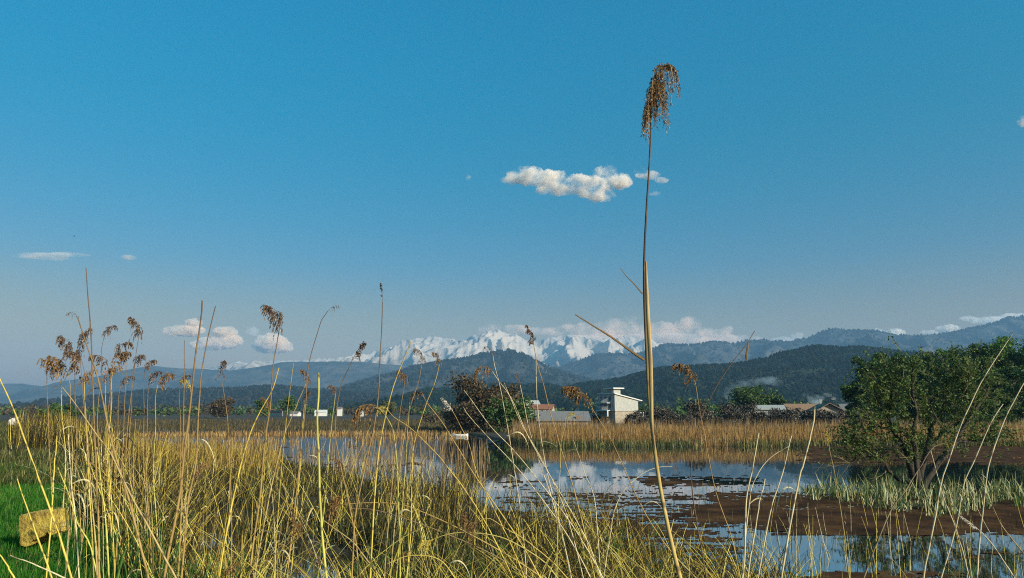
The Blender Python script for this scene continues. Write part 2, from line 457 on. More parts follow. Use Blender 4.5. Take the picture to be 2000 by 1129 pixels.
# ------------------------------------------------------------------ clouds (beyond the haze)
def vapour(name, dens, size, lo=0.40, hi=0.62, col=(1, 0.98, 0.96)):
    m = bpy.data.materials.new(name); m.use_nodes = True
    nt = m.node_tree
    for n in list(nt.nodes): nt.nodes.remove(n)
    o_ = nt.nodes.new('ShaderNodeOutputMaterial'); pv = nt.nodes.new('ShaderNodeVolumePrincipled')
    pv.inputs['Color'].default_value = (*col, 1); pv.inputs['Anisotropy'].default_value = 0.1
    f = noise_node(nt, 1.0 / size, 6, 0.62)
    mr = nt.nodes.new('ShaderNodeMapRange'); mr.interpolation_type = 'SMOOTHSTEP'
    mr.inputs[1].default_value = lo; mr.inputs[2].default_value = hi; mr.inputs[4].default_value = dens
    nt.links.new(f, mr.inputs[0]); nt.links.new(mr.outputs[0], pv.inputs['Density'])
    nt.links.new(pv.outputs[0], o_.inputs['Volume'])
    return m
M_cloud = vapour('cloud vapour', 0.013, 420, 0.41, 0.70, (1, 0.955, 0.90))
M_wisp = vapour('thin cloud vapour', 0.005, 350)
M_low = vapour('low cloud vapour', 0.018, 300, 0.34, 0.60, (1, 0.90, 0.78))
M_bank = vapour('cloud bank vapour', 0.0055, 700, 0.36, 0.68, (1, 0.86, 0.76))
def ico(sub=2):
    bm = bmesh.new(); bmesh.ops.create_icosphere(bm, subdivisions=sub, radius=1)
    V = np.array([v.co[:] for v in bm.verts]); T = np.array([[v.index for v in f.verts] for f in bm.faces]); bm.free()
    return V, T
ICO_V, ICO_T = ico(2)
def cloud(label, puffs, D, seed, mat=None, voxel=None, disp=1.0, depth=0.8):
    """puffs: (px x, px y, radius x, radius y) in photo pixels at distance D"""
    rng = np.random.default_rng(seed)
    g = Geo(); s = D / F
    for (x, y, rx, ry) in puffs:
        c = P(x, y, D)
        for k in range(3):
            j = rng.normal(0, 0.3, 3) * (k > 0); q = 1.0 if k == 0 else 0.65
            g.add(ICO_V * np.array([rx * s * q, 0.5 * (rx + ry) * s * depth * q, ry * s * q]) + c + j * np.array([rx, rx, ry]) * s, tris=ICO_T)
    c0 = P(puffs[0][0], puffs[0][1], D)
    o = g.obj('cloud', None, origin=c0)
    rs = np.median([p[3] for p in puffs]) * s
    m = o.modifiers.new('r', 'REMESH'); m.mode = 'VOXEL'; m.voxel_size = voxel or rs * 0.09
    for k, (sz, st) in enumerate([(rs * 0.8, rs * 0.6), (rs * 0.3, rs * 0.4)]):
        t = bpy.data.textures.new('puff', 'CLOUDS'); t.noise_scale = sz; t.noise_depth = 3
        d = o.modifiers.new('d', 'DISPLACE'); d.texture = t; d.strength = st * disp; d.mid_level = 0.55; d.texture_coords = 'GLOBAL'
    dg = bpy.context.evaluated_depsgraph_get(); dg.update()
    me = bpy.data.meshes.new_from_object(o.evaluated_get(dg))
    o.modifiers.clear(); o.data = me
    me.materials.clear(); me.materials.append(mat or M_cloud)
    return tag(o, label, 'cloud')
CD = 16000
cloud('large white cloud with a flat grey underside, just left of the tallest reed', [(1030, 343, 45, 22), (1000, 352, 28, 10), (1075, 352, 45, 24), (1120, 360, 55, 24), (1150, 368, 50, 20), (1185, 340, 32, 22), (1210, 355, 30, 18), (1170, 380, 40, 12), (1090, 372, 50, 12)], CD, 1, depth=0.6)
cloud('small white cloud crossed by the stem of the tallest reed', [(1270, 342, 22, 10), (1292, 352, 16, 7), (1250, 333, 14, 5)], CD, 2, disp=0.7)
cloud('faint white scrap of cloud below the small cloud behind the tallest reed', [(1280, 378, 12, 5)], CD, 3, M_wisp)
cloud('tiny pale cloud puff alone left of the large white cloud', [(915, 346, 7, 5)], CD, 4, M_wisp)
cloud('tiny bright cloud above the bare reeds at the left', [(252, 503, 17, 6), (242, 500, 8, 4)], CD, 5, disp=0.6)
cloud('faint long cloud streak high at the far left', [(80, 500, 60, 5), (130, 497, 40, 4)], CD, 6, M_wisp, disp=0.7)
cloud('ragged pale cloud behind the pair of bare reed stems', [(360, 646, 46, 13), (378, 630, 20, 9), (440, 648, 28, 12), (425, 670, 50, 15), (455, 667, 22, 14)], CD * 1.3, 7, M_low, depth=0.6)
cloud('rounded cream cloud behind the drooping plume over the far ridge', [(530, 670, 33, 21), (547, 677, 26, 14), (513, 678, 22, 13)], CD * 1.3, 8, M_low)
cloud('small scrap of cloud just left of the rounded cream cloud', [(494, 647, 15, 11)], CD * 1.3, 9, M_wisp)
cloud('long low cloud bank capping the snowy mountains', [(960, 643, 28, 11), (1010, 645, 35, 13), (1060, 650, 45, 12), (1110, 640, 25, 9), (1150, 645, 40, 18), (1200, 645, 40, 26), (1235, 640, 35, 24), (1290, 650, 50, 24), (1330, 645, 25, 20), (1350, 632, 22, 16), (1390, 655, 40, 18), (1420, 645, 15, 10), (1300, 668, 120, 14), (1440, 665, 60, 12), (1170, 662, 90, 12)], CD * 1.4, 10, M_bank, depth=0.5)
cloud('small cloud peeping over the right ridge near its first dip', [(1558, 655, 14, 8), (1530, 664, 25, 7)], CD * 1.4, 11, M_wisp)
cloud('small bright cloud peeping over the middle of the right ridge', [(1745, 650, 26, 10), (1715, 647, 14, 7)], CD * 1.4, 12, disp=0.8)
cloud('small bright cloud above the right ridge where it starts to climb', [(1850, 641, 24, 9), (1815, 650, 20, 6)], CD * 1.4, 13, disp=0.8)
cloud('faint long cloud over the climbing right end of the ridge', [(1930, 626, 40, 9), (1980, 618, 30, 7)], CD * 1.4, 14, M_wisp)
cloud('small white cloud cut by the upper right border', [(1998, 236, 10, 14)], CD, 15)

# ------------------------------------------------------------------ far land: houses, trees, scrub
M_white = mat_plain('white render', (0.60, 0.60, 0.58))
M_cream = mat_plain('cream wall', (0.34, 0.345, 0.32))
M_grey = mat_plain('grey concrete', (0.30, 0.29, 0.27))
M_red = mat_plain('red roof sheet', (0.27, 0.11, 0.06))
M_rust = mat_plain('brown roof', (0.20, 0.12, 0.07))
M_roofgrey = mat_plain('grey roof sheet', (0.15, 0.15, 0.15))
M_glass, nt, b = new_mat('window glass')
b.inputs['Base Color'].default_value = (0.02, 0.03, 0.04, 1); b.inputs['Roughness'].default_value = 0.1
M_stone_wall = mat_noise('rough stone', [(0.3, (0.22, 0.18, 0.13)), (0.7, (0.38, 0.33, 0.26))], 1.5)

def gnd(x, d):
    X = (x - 1000) / F * d
    return np.array([X, d, float(ground_h(X, d))])
def gable_house(name, label, cat, loc, w, dp, hw, hr, rz, wall, roof, windows=((-.25, .5), (.25, .5)), door=None, over=0.25, group=None, chimney=None):
    """w wide along local x, dp deep along local y, ridge along local x"""
    root = empty(name, loc, rz); tag(root, label, cat, group)
    g = Geo(); g.box((0, 0, hw / 2 - 0.15), (w, dp, hw + 0.3))
    x, y = w / 2, dp / 2
    g.add([[-x, -y, hw], [-x, y, hw], [-x, 0, hw + hr * 0.97], [x, -y, hw], [x, y, hw], [x, 0, hw + hr * 0.97]], tris=[[0, 2, 1], [3, 4, 5]])
    g.obj('wall', wall, root)
    g = Geo(); X = x + over
    Y = y + over; e = hw - over * hr / y + 0.03; t = 0.14
    for s in (-1, 1):
        V = np.array([[-X, s * Y, e], [X, s * Y, e], [X, 0, hw + hr + .03], [-X, 0, hw + hr + .03]]); V2 = V + [0, 0, t]
        g.add(np.concatenate([V, V2]), [[0, 1, 2, 3], [4, 7, 6, 5], [0, 4, 5, 1], [3, 2, 6, 7], [0, 3, 7, 4], [1, 5, 6, 2]])
    rf = g.obj('roof', roof, root)
    if chimney is not None:
        g = Geo(); g.box((chimney * w, 0.3, hw + hr + 0.35), (0.5, 0.5, 1.3)); g.obj('chimney', M_grey, rf)
    for (fx, fz) in windows:
        g = Geo(); g.box((fx * w, -y - 0.02, hw * fz), (0.9, 0.06, 1.1)); wi = g.obj('window', M_white, root)
        g = Geo(); g.box((fx * w, -y - 0.045, hw * fz), (0.7, 0.06, 0.9)); g.obj('pane', M_glass, wi)
    if door is not None:
        g = Geo(); g.box((door * w, -y - 0.03, 1.0), (0.9, 0.07, 2.0)); g.obj('door', M_rust, root)
    return root

# tall white house at the centre right
wb = gnd(1203, 165)
wh = empty('house', tuple(wb), R(-60)); tag(wh, 'tall white house with a slanting roof and a plain cream side wall facing the sun', 'house')
# local x runs along the balcony front, local y goes away; the blank wall is the +x side
def slab(name, c, s, m, p=wh):
    g = Geo(); g.box(c, s); return g.obj(name, m, p)
slab('lower_storey', (0, 0.2, 1.35), (5.4, 6.2, 2.9), M_stone_wall)
g = Geo()
x0, x1, y0, y1, zb = -2.9, 2.9, -3.1, 3.9, 2.82
ya, za, yb, zb2 = -3.1, 6.7, 3.9, 5.3
V = [[x0, y0, zb], [x1, y0, zb], [x1, y1, zb], [x0, y1, zb], [x0, y0, za], [x1, y0, za], [x1, y1, zb2], [x0, y1, zb2]]
g.add(V, [[0, 3, 2, 1], [4, 5, 6, 7], [0, 1, 5, 4], [1, 2, 6, 5], [2, 3, 7, 6], [3, 0, 4, 7]])
g.obj('wall', M_cream, wh)
g = Geo()
V = np.array([[-3.3, -3.4, 6.78], [3.3, -3.4, 6.78], [3.3, 4.9, 5.12], [-3.3, 4.9, 5.12]]); V = np.concatenate([V, V + [0, 0, 0.22]])
g.add(V, [[0, 3, 2, 1], [4, 5, 6, 7], [0, 1, 5, 4], [1, 2, 6, 5], [2, 3, 7, 6], [3, 0, 4, 7]])
rf = g.obj('roof', M_white, wh)
tw = slab('stair_tower', (1.2, -2.0, 7.2), (2.6, 2.0, 1.5), M_cream)
slab('tower_cap', (1.2, -2.0, 8.08), (4.0, 3.2, 0.28), M_white, tw)
for k, zz in enumerate((2.95, 4.7)):
    bal = slab('balcony', (-0.6, -3.75, zz), (4.4, 1.25, 0.16), M_white)
    g = Geo()
    for q in range(12): g.box((-2.7 + q * 0.385, -4.3, zz + 0.5), (0.05, 0.05, 0.84))
    g.box((-0.6, -4.3, zz + 0.97), (4.4, 0.08, 0.09)); g.obj('railing', M_white, bal)
    for q in (-2.1, -0.5, 1.2):
        wi = slab('window', (q, -3.12, zz + 1.0), (1.15, 0.08, 1.3), M_white)
        slab('pane', (q, -3.15, zz + 1.0), (0.95, 0.09, 1.1), M_glass, wi)
for q in (-2.7, 1.5):
    slab('column', (q, -4.2, 1.4), (0.28, 0.28, 2.9), M_white)
slab('arched_opening', (2.72, 1.6, 0.9), (0.08, 1.9, 1.8), M_glass)
slab('lean_to', (1.2, 5.0, 1.1), (3.0, 3.4, 2.4), M_grey)
slab('lean_to_roof', (1.2, 5.1, 2.40), (3.8, 4.2, 0.18), M_white)

gable_house('house', 'low house with an orange red roof left of the tall white house', 'house', tuple(gnd(1058, 200)), 6.5, 5, 3.4, 1.2, R(-12), M_cream, M_red, ((-.3, .5), (0, .5), (.3, .5)))
gable_house('house', 'small house with a pale sunlit roof behind the big dark bush', 'house', tuple(gnd(1026, 215)), 8, 6, 4.2, 1.7, R(15), M_cream, M_cream, ((-.25, .5), (.2, .5)))
gable_house('shed', 'long low shed with a sagging grey roof between dark bush and tall white house', 'shed', tuple(gnd(1095, 140)), 10, 5, 1.2, 1.5, R(4), M_stone_wall, M_roofgrey, (), door=0.3, over=0.5)
gable_house('house', 'small white walled house half hidden right beside the long grey shed', 'house', tuple(gnd(1143, 170)), 5, 5, 2.6, 1.3, R(20), M_white, M_rust, ((-.2, .5), (.25, .5)))
gable_house('house', 'grey house with a bright white roof edge beneath the round green tree', 'house', tuple(gnd(1493, 160)), 6.5, 5, 3.2, 0.9, R(-14), M_grey, M_cream, ((-.3, .45), (.1, .45)))
gable_house('house', 'wide house with a dull brown grey roof left of the dark gabled house', 'house', tuple(gnd(1562, 165)), 10, 7, 2.2, 2.2, R(8), M_stone_wall, M_rust, ((-.25, .5),))
gable_house('house', 'dark house showing its brown gable end, under the white smoke', 'house', tuple(gnd(1602, 150)), 7, 9, 2.0, 2.4, R(80), M_stone_wall, M_rust, ((.1, .5),), over=0.7, chimney=0.3)
gable_house('house', 'small white house with one dark square window left of the green trees', 'house', tuple(gnd(1651, 160)), 4.6, 5, 3.0, 1.4, R(-10), M_white, M_roofgrey, ((.12, .62),))
gable_house('house', 'distant cream house with a red brown roof, leftmost of the far row', 'house', tuple(gnd(548, 330)), 5, 5, 2.0, 1.2, R(10), M_cream, M_red, ())
gable_house('house', 'distant small white house just right of the lone round far tree', 'house', tuple(gnd(584, 340)), 4, 4, 1.4, 0.9, R(-8), M_white, M_roofgrey, ())
gable_house('house', 'distant long white house, longest building of the far row', 'house', tuple(gnd(633, 345)), 5.5, 4, 1.9, 1.0, R(5), M_white, M_white, ())
gable_house('house', 'distant narrow white house standing taller than the rest of the far row', 'house', tuple(gnd(669, 350)), 2, 2.5, 3.6, 0.8, R(0), M_white, M_roofgrey, ())
gable_house('house', 'distant white house, rightmost of the far row', 'house', tuple(gnd(707, 340)), 3.2, 3, 1.7, 0.9, R(-6), M_white, M_white, ())

# white boats on the far shore
def boat(label, x, y, L, rz, cover=False):
    p = G(x, y, 0.0)
    root = empty('boat', tuple(p), rz); tag(root, label, 'boat', None)
    n = 15; t = np.linspace(-1, 1, n)
    w = 0.62 * (1 - np.abs(t) ** 2.6) + 0.02; sh = 0.26 + 0.14 * t ** 2
    V = []
    for i in range(n):
        for (a, zf) in ((-1, 1), (-0.72, 0.15), (0, -0.1), (0.72, 0.15), (1, 1)):
            V.append([t[i] * L / 2, a * w[i], zf * sh[i]])
    f = []
    for i in range(n - 1):
        for j in range(4):
            a = i * 5 + j; f.append([a, a + 1, a + 6, a + 5])
    V = np.array(V); g = Geo(); g.add(V, f); g.add(V * [0.97, 0.9, 1] + [0, 0, 0.02], [q[::-1] for q in f])
    g.obj('hull', M_white, root, smooth=True)
    for q in (-0.25, 0.2):
        g = Geo(); g.box((q * L, 0, 0.2), (0.25, 1.05, 0.05)); g.obj('bench', M_rust, root)
    return root
boat('long white rowing boat lying by the far reeds left of the big dark bush', 898, 853, 2.2, R(6))
boat('white rowing boat tucked under the right side of the big dark bush', 1001, 857, 1.5, R(-10))
boat('tiny white boat in front of the reed belt right of the dark bush', 1071, 857, 0.9, R(4))

# trees -------------------------------------------------------------
M_bark = mat_noise('dark bark', [(0.3, (0.03, 0.022, 0.015)), (0.7, (0.09, 0.07, 0.05))], 6, bmp=0.6)
M_bark_pale = mat_noise('pale bark', [(0.3, (0.16, 0.13, 0.10)), (0.7, (0.32, 0.28, 0.22))], 6, bmp=0.4)
M_leaf_dark = mat_blades('dark evergreen leaves', [(0.0, (0.025, 0.06, 0.014)), (0.6, (0.055, 0.11, 0.024)), (1.0, (0.12, 0.155, 0.04))], 0.2)
M_leaf_green = mat_blades('fresh green leaves', [(0.0, (0.04, 0.10, 0.016)), (0.6, (0.09, 0.19, 0.03)), (1.0, (0.19, 0.27, 0.055))], 0.25)
M_leaf_olive = mat_blades('olive leaves', [(0.0, (0.05, 0.055, 0.018)), (0.6, (0.09, 0.10, 0.03)), (1.0, (0.17, 0.15, 0.05))], 0.25)
M_leaf_brown = mat_blades('dry brown leaves', [(0.0, (0.035, 0.026, 0.014)), (0.6, (0.07, 0.05, 0.026)), (1.0, (0.14, 0.10, 0.05))], 0.2)
M_twig = mat_blades('grey brown twigs', [(0.0, (0.03, 0.026, 0.02)), (0.6, (0.06, 0.052, 0.04)), (1.0, (0.16, 0.14, 0.115))], 0.0)

def leaf_quads(rng, centers, size, g, flat=0.0):
    n = len(centers)
    a = rng.normal(size=(n, 3)); a /= np.linalg.norm(a, axis=1, keepdims=True)
    b_ = rng.normal(size=(n, 3)); b_ -= (a * b_).sum(1, keepdims=True) * a; b_ /= np.linalg.norm(b_, axis=1, keepdims=True)
    s = size * (0.6 + 0.8 * rng.random((n, 1)))
    V = np.stack([centers - a * s, centers + b_ * s * 0.55, centers + a * s, centers - b_ * s * 0.55], 1)
    g.add(V, np.arange(n * 4).reshape(n, 4))
def bent(rng, p0, p1, k=6, sag=0.0, j=0.08):
    t = np.linspace(0, 1, k)[:, None]
    p = p0 + (p1 - p0) * t
    L = np.linalg.norm(p1 - p0)
    off = rng.normal(0, j * L, 3)
    return p + np.sin(np.pi * t) * off + np.array([0, 0, -sag * L]) * np.sin(np.pi * t)
def tree(name, label, cat, base, h, w, seed, leaf, bark, n_clump=40, per=120, lsize=0.2, crown_lo=0.25, group=None, trunk_r=None, twigs=60, shape=1.0, clump_r=0.2, lobes=5):
    rng = np.random.default_rng(seed)
    root = empty(name, tuple(base)); tag(root, label, cat, group)
    tr = trunk_r or h * 0.022
    lob = []
    for k in range(lobes):
        a = rng.random() * 6.28; q = rng.random() ** 0.6
        zc = crown_lo + (1 - crown_lo) * (0.25 + 0.6 * rng.random())
        lob.append((np.array([math.cos(a) * w * 0.28 * q, math.sin(a) * w * 0.28 * q, h * zc]), np.array([w * 0.30, w * 0.30, h * (1 - crown_lo) * 0.30]) * (0.7 + 0.5 * rng.random())))
    lob.append((np.array([0, 0, h * (crown_lo + (1 - crown_lo) * 0.55)]), np.array([w * 0.36, w * 0.36, h * (1 - crown_lo) * 0.42])))
    C = []
    for k in range(n_clump):
        c, r = lob[rng.integers(len(lob))]
        d = rng.normal(size=3); d /= np.linalg.norm(d)
        C.append(c + d * r * (0.55 + 0.45 * rng.random() ** 0.4))
    C = np.array(C); C[:, 2] = np.clip(C[:, 2], h * crown_lo * 0.5, h)
    g = Geo()
    top = np.array([rng.normal(0, w * 0.05), rng.normal(0, w * 0.05), h * 0.86])
    k = 9; t = np.linspace(0, 1, k)
    g.tubes(bent(rng, np.array([0, 0, -0.3]), top, k, j=0.03)[None], (tr * (1 - 0.85 * t) * (1 + 0.6 * np.exp(-t * 14)))[None], 7)
    nb = min(len(C), twigs)
    pp = np.array([bent(rng, top * (0.22 + 0.6 * rng.random() * min(1, c[2] / h + .1)), c, 6, 0.05) for c in C[:nb]])
    tt = np.linspace(1, 0.2, 6)
    g.tubes(pp, tr * 0.32 * tt[None] * (0.5 + rng.random((nb, 1))), 4)
    g.obj('trunk', bark, root, smooth=True)
    g = Geo()
    cs = w * clump_r * (0.6 + 0.7 * rng.random(len(C)))
    n = per * len(C)
    ci = rng.integers(len(C), size=n)
    d = rng.normal(size=(n, 3)); d /= np.linalg.norm(d, axis=1, keepdims=True)
    pts = C[ci] + d * (cs[ci] * rng.random(n) ** 0.45)[:, None] * np.array([1, 1, 0.75])
    pts = pts[pts[:, 2] > 0.15]
    leaf_quads(rng, pts, lsize, g)
    g.obj('crown', leaf, root)
    return root

# the big dark bush at the far shore
tree('bush', 'big dark brown tangled bush overhanging the far shore left of the grey shed', 'bush', gnd(950, 106) * [1, 1, 1], 7.6, 10.5, 5, M_leaf_brown, M_bark, 60, 130, 0.22, 0.05, lobes=8)
tree('bush', 'dark green lower bush at the foot of the big brown bush', 'bush', gnd(985, 101), 4.6, 7.0, 6, M_leaf_dark, M_bark, 36, 130, 0.2, 0.0)
tree('bush', 'low brown thorny bush at the left skirt of the big brown bush', 'bush', gnd(912, 104), 3.6, 6.0, 66, M_leaf_brown, M_twig, 30, 100, 0.2, 0.0)
# trees by the houses
tree('tree', 'round green tree behind the bright roofed house', 'tree', gnd(1462, 190), 9.2, 11.5, 7, M_leaf_dark, M_bark, 90, 140, 0.3, 0.12)
tree('tree', 'small dark tree between the bright roofed house and the wide brown roof', 'tree', gnd(1522, 185), 7.0, 5.5, 8, M_leaf_dark, M_bark, 30, 100, 0.28, 0.1)
tree('tree', 'lone round dark tree among the distant houses at left of centre', 'tree', gnd(567, 320), 8.5, 8, 9, M_leaf_dark, M_bark, 30, 90, 0.45, 0.1)
tree('tree', 'dark upright tree left of the red brown distant house', 'tree', gnd(522, 310), 7.0, 6, 10, M_leaf_dark, M_bark, 24, 90, 0.45, 0.1)
tree('tree', 'low olive tree right of the rightmost distant house', 'tree', gnd(760, 300), 6.0, 9, 14, M_leaf_olive, M_bark, 24, 90, 0.45, 0.05)
tree('tree', 'dark bushy tree on the left horizon above the yellow reeds', 'tree', gnd(118, 190), 4.6, 6, 15, M_leaf_dark, M_bark, 24, 90, 0.3, 0.0)
tree('tree', 'smaller dark tree on the left horizon just right of the bushier one', 'tree', gnd(143, 200), 4.2, 5, 16, M_leaf_dark, M_bark, 24, 90, 0.3, 0.0)
tree('tree', 'brownish tree on the horizon behind the pair of bare reeds', 'tree', gnd(440, 260), 7.2, 10, 17, M_leaf_brown, M_bark, 30, 90, 0.4, 0.05)
# the green wood at the right, beyond the reed belt
wood = [(1712, 106, 11.6, 7.0, M_leaf_dark, 'grey green tree at the left end of the wood behind the reed belt'),
        (1752, 112, 12.0, 8.0, M_leaf_green, 'sunlit green tree second from the left end of the wood'),
        (1690, 100, 6.4, 6.0, M_leaf_dark, 'low dark tree below the left end of the wood'),
        (1800, 108, 11.6, 8.0, M_leaf_dark, 'dark tree in the wood directly behind the leaning willow'),
        (1838, 116, 12.4, 8.5, M_leaf_olive, 'olive tree in the wood just right of the willow crown'),
        (1878, 110, 12.2, 9.0, M_leaf_green, 'broad green tree in the middle of the wood'),
        (1920, 104, 12.2, 8.5, M_leaf_dark, 'dark tree of the wood behind the tall slanting pale reeds'),
        (1965, 108, 12.8, 10.0, M_leaf_green, 'tall bright green tree near the right border'),
        (2010, 102, 13.0, 10.0, M_leaf_green, 'tallest green tree of the wood, cut by the right border'),
        (1935, 92, 8, 7.0, M_leaf_dark, 'low dark tree in front of the taller trees near the right border'),
        (1850, 94, 7.5, 7.0, M_leaf_dark, 'low dark tree at the foot of the broad green tree')]
for i, (x, d, h, w, m, lab) in enumerate(wood):
    tree('tree', lab, 'tree', gnd(x, d), h, w * 1.3, 200 + i, m, M_bark if i % 3 else M_bark_pale, 100, 190, 0.19, 0.02, 'trees of the wood at the right', lobes=10, clump_r=0.11)
# poplar-like dark tree tip above the wood
tree('tree', 'thin grey leafless tree rising above the wood before the ridge', 'tree', gnd(1872, 150), 14.5, 4.5, 260, M_twig, M_bark_pale, 26, 40, 0.16, 0.4)

# bare scrub along the foot of the houses
sc_proto = None
scr = [(1240 + 19 * k, 92 + 17 * ((k * 7) % 5) / 5) for k in range(24)]
rng0 = random.Random(4)
for i, (x, d) in enumerate(scr):
    b0 = gnd(x, d)
    if i < 4:
        o = tree('shrub', 'bare grey brown shrub in the hedgerow behind the far reed belt', 'shrub', b0, 3.2, 3.8, 300 + i, M_twig, M_twig, 34, 70, 0.13, 0.0, 'bare shrubs between the far reed belt and the houses', twigs=34)
        if i == 0: protos = []
        protos.append(o)
    else:
        src = protos[i % 4]
        o = src.copy(); COL.objects.link(o); o.location = tuple(b0); o.rotation_euler = (0, 0, rng0.random() * 6.28); s = 0.8 + 0.4 * rng0.random(); o.scale = (s, s, s * (0.85 + 0.3 * rng0.random()))
        for ch in list(src.children):
            c = ch.copy(); COL.objects.link(c); c.parent = o

# distant tree line on the plain: reads as one mass
def treeline(n, x0, x1, d0, d1, h0, h1, seed, mat, lsize, label):
    rng = np.random.default_rng(seed); g = Geo()
    pts = []
    for k in range(n):
        d = d0 + (d1 - d0) * rng.random(); x = x0 + (x1 - x0) * rng.random()
        b0 = gnd(x, d); h = (h0 + (h1 - h0) * rng.random() ** 2) ; w = h * (0.8 + 0.9 * rng.random())
        m = 60
        dd = rng.normal(size=(m, 3)); dd /= np.linalg.norm(dd, axis=1, keepdims=True)
        r = rng.random(m) ** 0.4
        pts.append(b0 + [0, 0, h * 0.48] + dd * r[:, None] * [w * 0.5, w * 0.5, h * 0.52])
    leaf_quads(rng, np.concatenate(pts), lsize, g)
    o = g.obj('treeline', mat); return tag(o, label, 'trees', kind='stuff')
treeline(260, -150, 960, 380, 620, 3.0, 7.5, 31, M_leaf_brown, 0.8, 'low brown tree line along the left horizon at the foot of the hills')
treeline(200, -150, 1250, 330, 600, 3, 7, 32, M_leaf_dark, 0.8, 'dark green tree line along the horizon at the foot of the hills')
treeline(140, 1150, 2150, 210, 330, 4, 9, 33, M_leaf_dark, 0.6, 'dark trees massed behind the houses at the right')
treeline(110, 830, 1230, 160, 260, 1.5, 4.0, 34, M_leaf_brown, 0.4, 'brown garden bushes around the houses at the centre')

# smoke
M_smoke = vapour('wood smoke', 0.5, 1.2, 0.35, 0.6)
M_smoke_thin = vapour('thin wood smoke', 0.3, 4.0, 0.40, 0.66, (0.8, 0.92, 1))
M_smoke_veil = vapour('thin blue smoke', 0.05, 11.0, 0.43, 0.70, (0.7, 0.88, 1))
def smoke(label, puffs, D, seed, mat, disp=0.8):
    o = cloud(label, puffs, D, seed, mat, disp=disp); o.name = 'smoke'; o['category'] = 'smoke'; o['kind'] = 'stuff'
    return o
smoke('small bright puff of white smoke above the dark gabled house', [(1628, 778, 5, 4), (1620, 773, 6, 3.5), (1613, 770, 5, 3)], 152, 51, M_smoke)
smoke('thin pale smoke drifting left from the dark gabled house', [(1600, 778, 12, 7), (1585, 776, 12, 7), (1592, 784, 14, 6), (1575, 770, 9, 5)], 170, 52, M_smoke_thin)
smoke('wide veil of bluish smoke before the wooded hill left of the round tree', [(1450, 752, 28, 12), (1480, 745, 34, 9), (1425, 768, 14, 16), (1500, 742, 25, 8), (1525, 748, 26, 7)], 420, 53, M_smoke_veil)

# ------------------------------------------------------------------ reeds and grasses
M_straw = mat_blades('yellow straw', [(0.0, (0.13, 0.08, 0.02)), (0.3, (0.34, 0.23, 0.04)), (0.65, (0.55, 0.45, 0.06)), (1.0, (0.66, 0.58, 0.17))], 0.15)
M_pale = mat_blades('pale straw', [(0.0, (0.38, 0.31, 0.16)), (0.5, (0.55, 0.47, 0.26)), (1.0, (0.68, 0.60, 0.38))], 0.15)
M_bed = mat_blades('mixed dead reeds', [(0.0, (0.014, 0.011, 0.005)), (0.45, (0.04, 0.028, 0.010)), (0.70, (0.11, 0.072, 0.018)), (0.82, (0.40, 0.29, 0.045)), (1.0, (0.68, 0.58, 0.14))], 0.15)  # shade of the gaps between stalks is put into the dark blade colours
M_bed2 = mat_blades('golden shore reeds', [(0.0, (0.05, 0.03, 0.010)), (0.4, (0.16, 0.10, 0.025)), (0.75, (0.38, 0.25, 0.05)), (1.0, (0.58, 0.44, 0.10))], 0.15)
M_brownstem = mat_blades('brown stems', [(0.0, (0.07, 0.045, 0.025)), (0.5, (0.16, 0.10, 0.045)), (1.0, (0.32, 0.22, 0.10))], 0.1)
M_marsh = mat_blades('marsh litter', [(0.0, (0.010, 0.012, 0.004)), (0.5, (0.026, 0.026, 0.009)), (0.75, (0.06, 0.046, 0.016)), (0.90, (0.17, 0.13, 0.045)), (1.0, (0.48, 0.42, 0.20))], 0.2)
M_olive = mat_blades('olive sedge', [(0.0, (0.015, 0.022, 0.006)), (0.5, (0.04, 0.055, 0.014)), (0.8, (0.11, 0.11, 0.03)), (1.0, (0.36, 0.32, 0.12))], 0.25)
M_sedge = mat_blades('green sedge', [(0.0, (0.02, 0.06, 0.010)), (0.5, (0.045, 0.13, 0.02)), (1.0, (0.14, 0.24, 0.05))], 0.3)
M_grass = mat_blades('bright grass', [(0.0, (0.010, 0.06, 0.005)), (0.5, (0.026, 0.155, 0.010)), (0.85, (0.07, 0.22, 0.02)), (0.95, (0.16, 0.22, 0.05)), (1.0, (0.40, 0.34, 0.12))], 0.3)
M_belt = mat_blades('russet reed belt', [(0.0, (0.05, 0.028, 0.012)), (0.35, (0.14, 0.075, 0.025)), (0.7, (0.32, 0.18, 0.055)), (1.0, (0.48, 0.34, 0.12))], 0.15)
M_meadow = mat_blades('brown meadow', [(0.0, (0.03, 0.025, 0.010)), (0.6, (0.075, 0.06, 0.022)), (1.0, (0.17, 0.12, 0.045))], 0.15)
M_cat = mat_blades('pale marsh leaves', [(0.0, (0.02, 0.05, 0.012)), (0.45, (0.07, 0.11, 0.03)), (0.7, (0.30, 0.30, 0.12)), (1.0, (0.62, 0.59, 0.36))], 0.25)
M_plume_dark = mat_blades('dark brown plume', [(0.0, (0.04, 0.025, 0.02)), (0.5, (0.105, 0.065, 0.045)), (0.85, (0.22, 0.145, 0.09)), (1.0, (0.42, 0.31, 0.20))], 0.15)
M_plume_gold = mat_blades('rusty plume', [(0.0, (0.08, 0.045, 0.022)), (0.5, (0.21, 0.115, 0.045)), (1.0, (0.42, 0.26, 0.10))], 0.25)
M_plume_yellow = mat_blades('yellow plume', [(0.0, (0.30, 0.22, 0.04)), (0.5, (0.55, 0.42, 0.07)), (1.0, (0.68, 0.58, 0.16))], 0.25)
M_plume_white = mat_blades('whitish plume', [(0.0, (0.45, 0.38, 0.30)), (0.5, (0.65, 0.58, 0.50)), (1.0, (0.80, 0.75, 0.68))], 0.25)
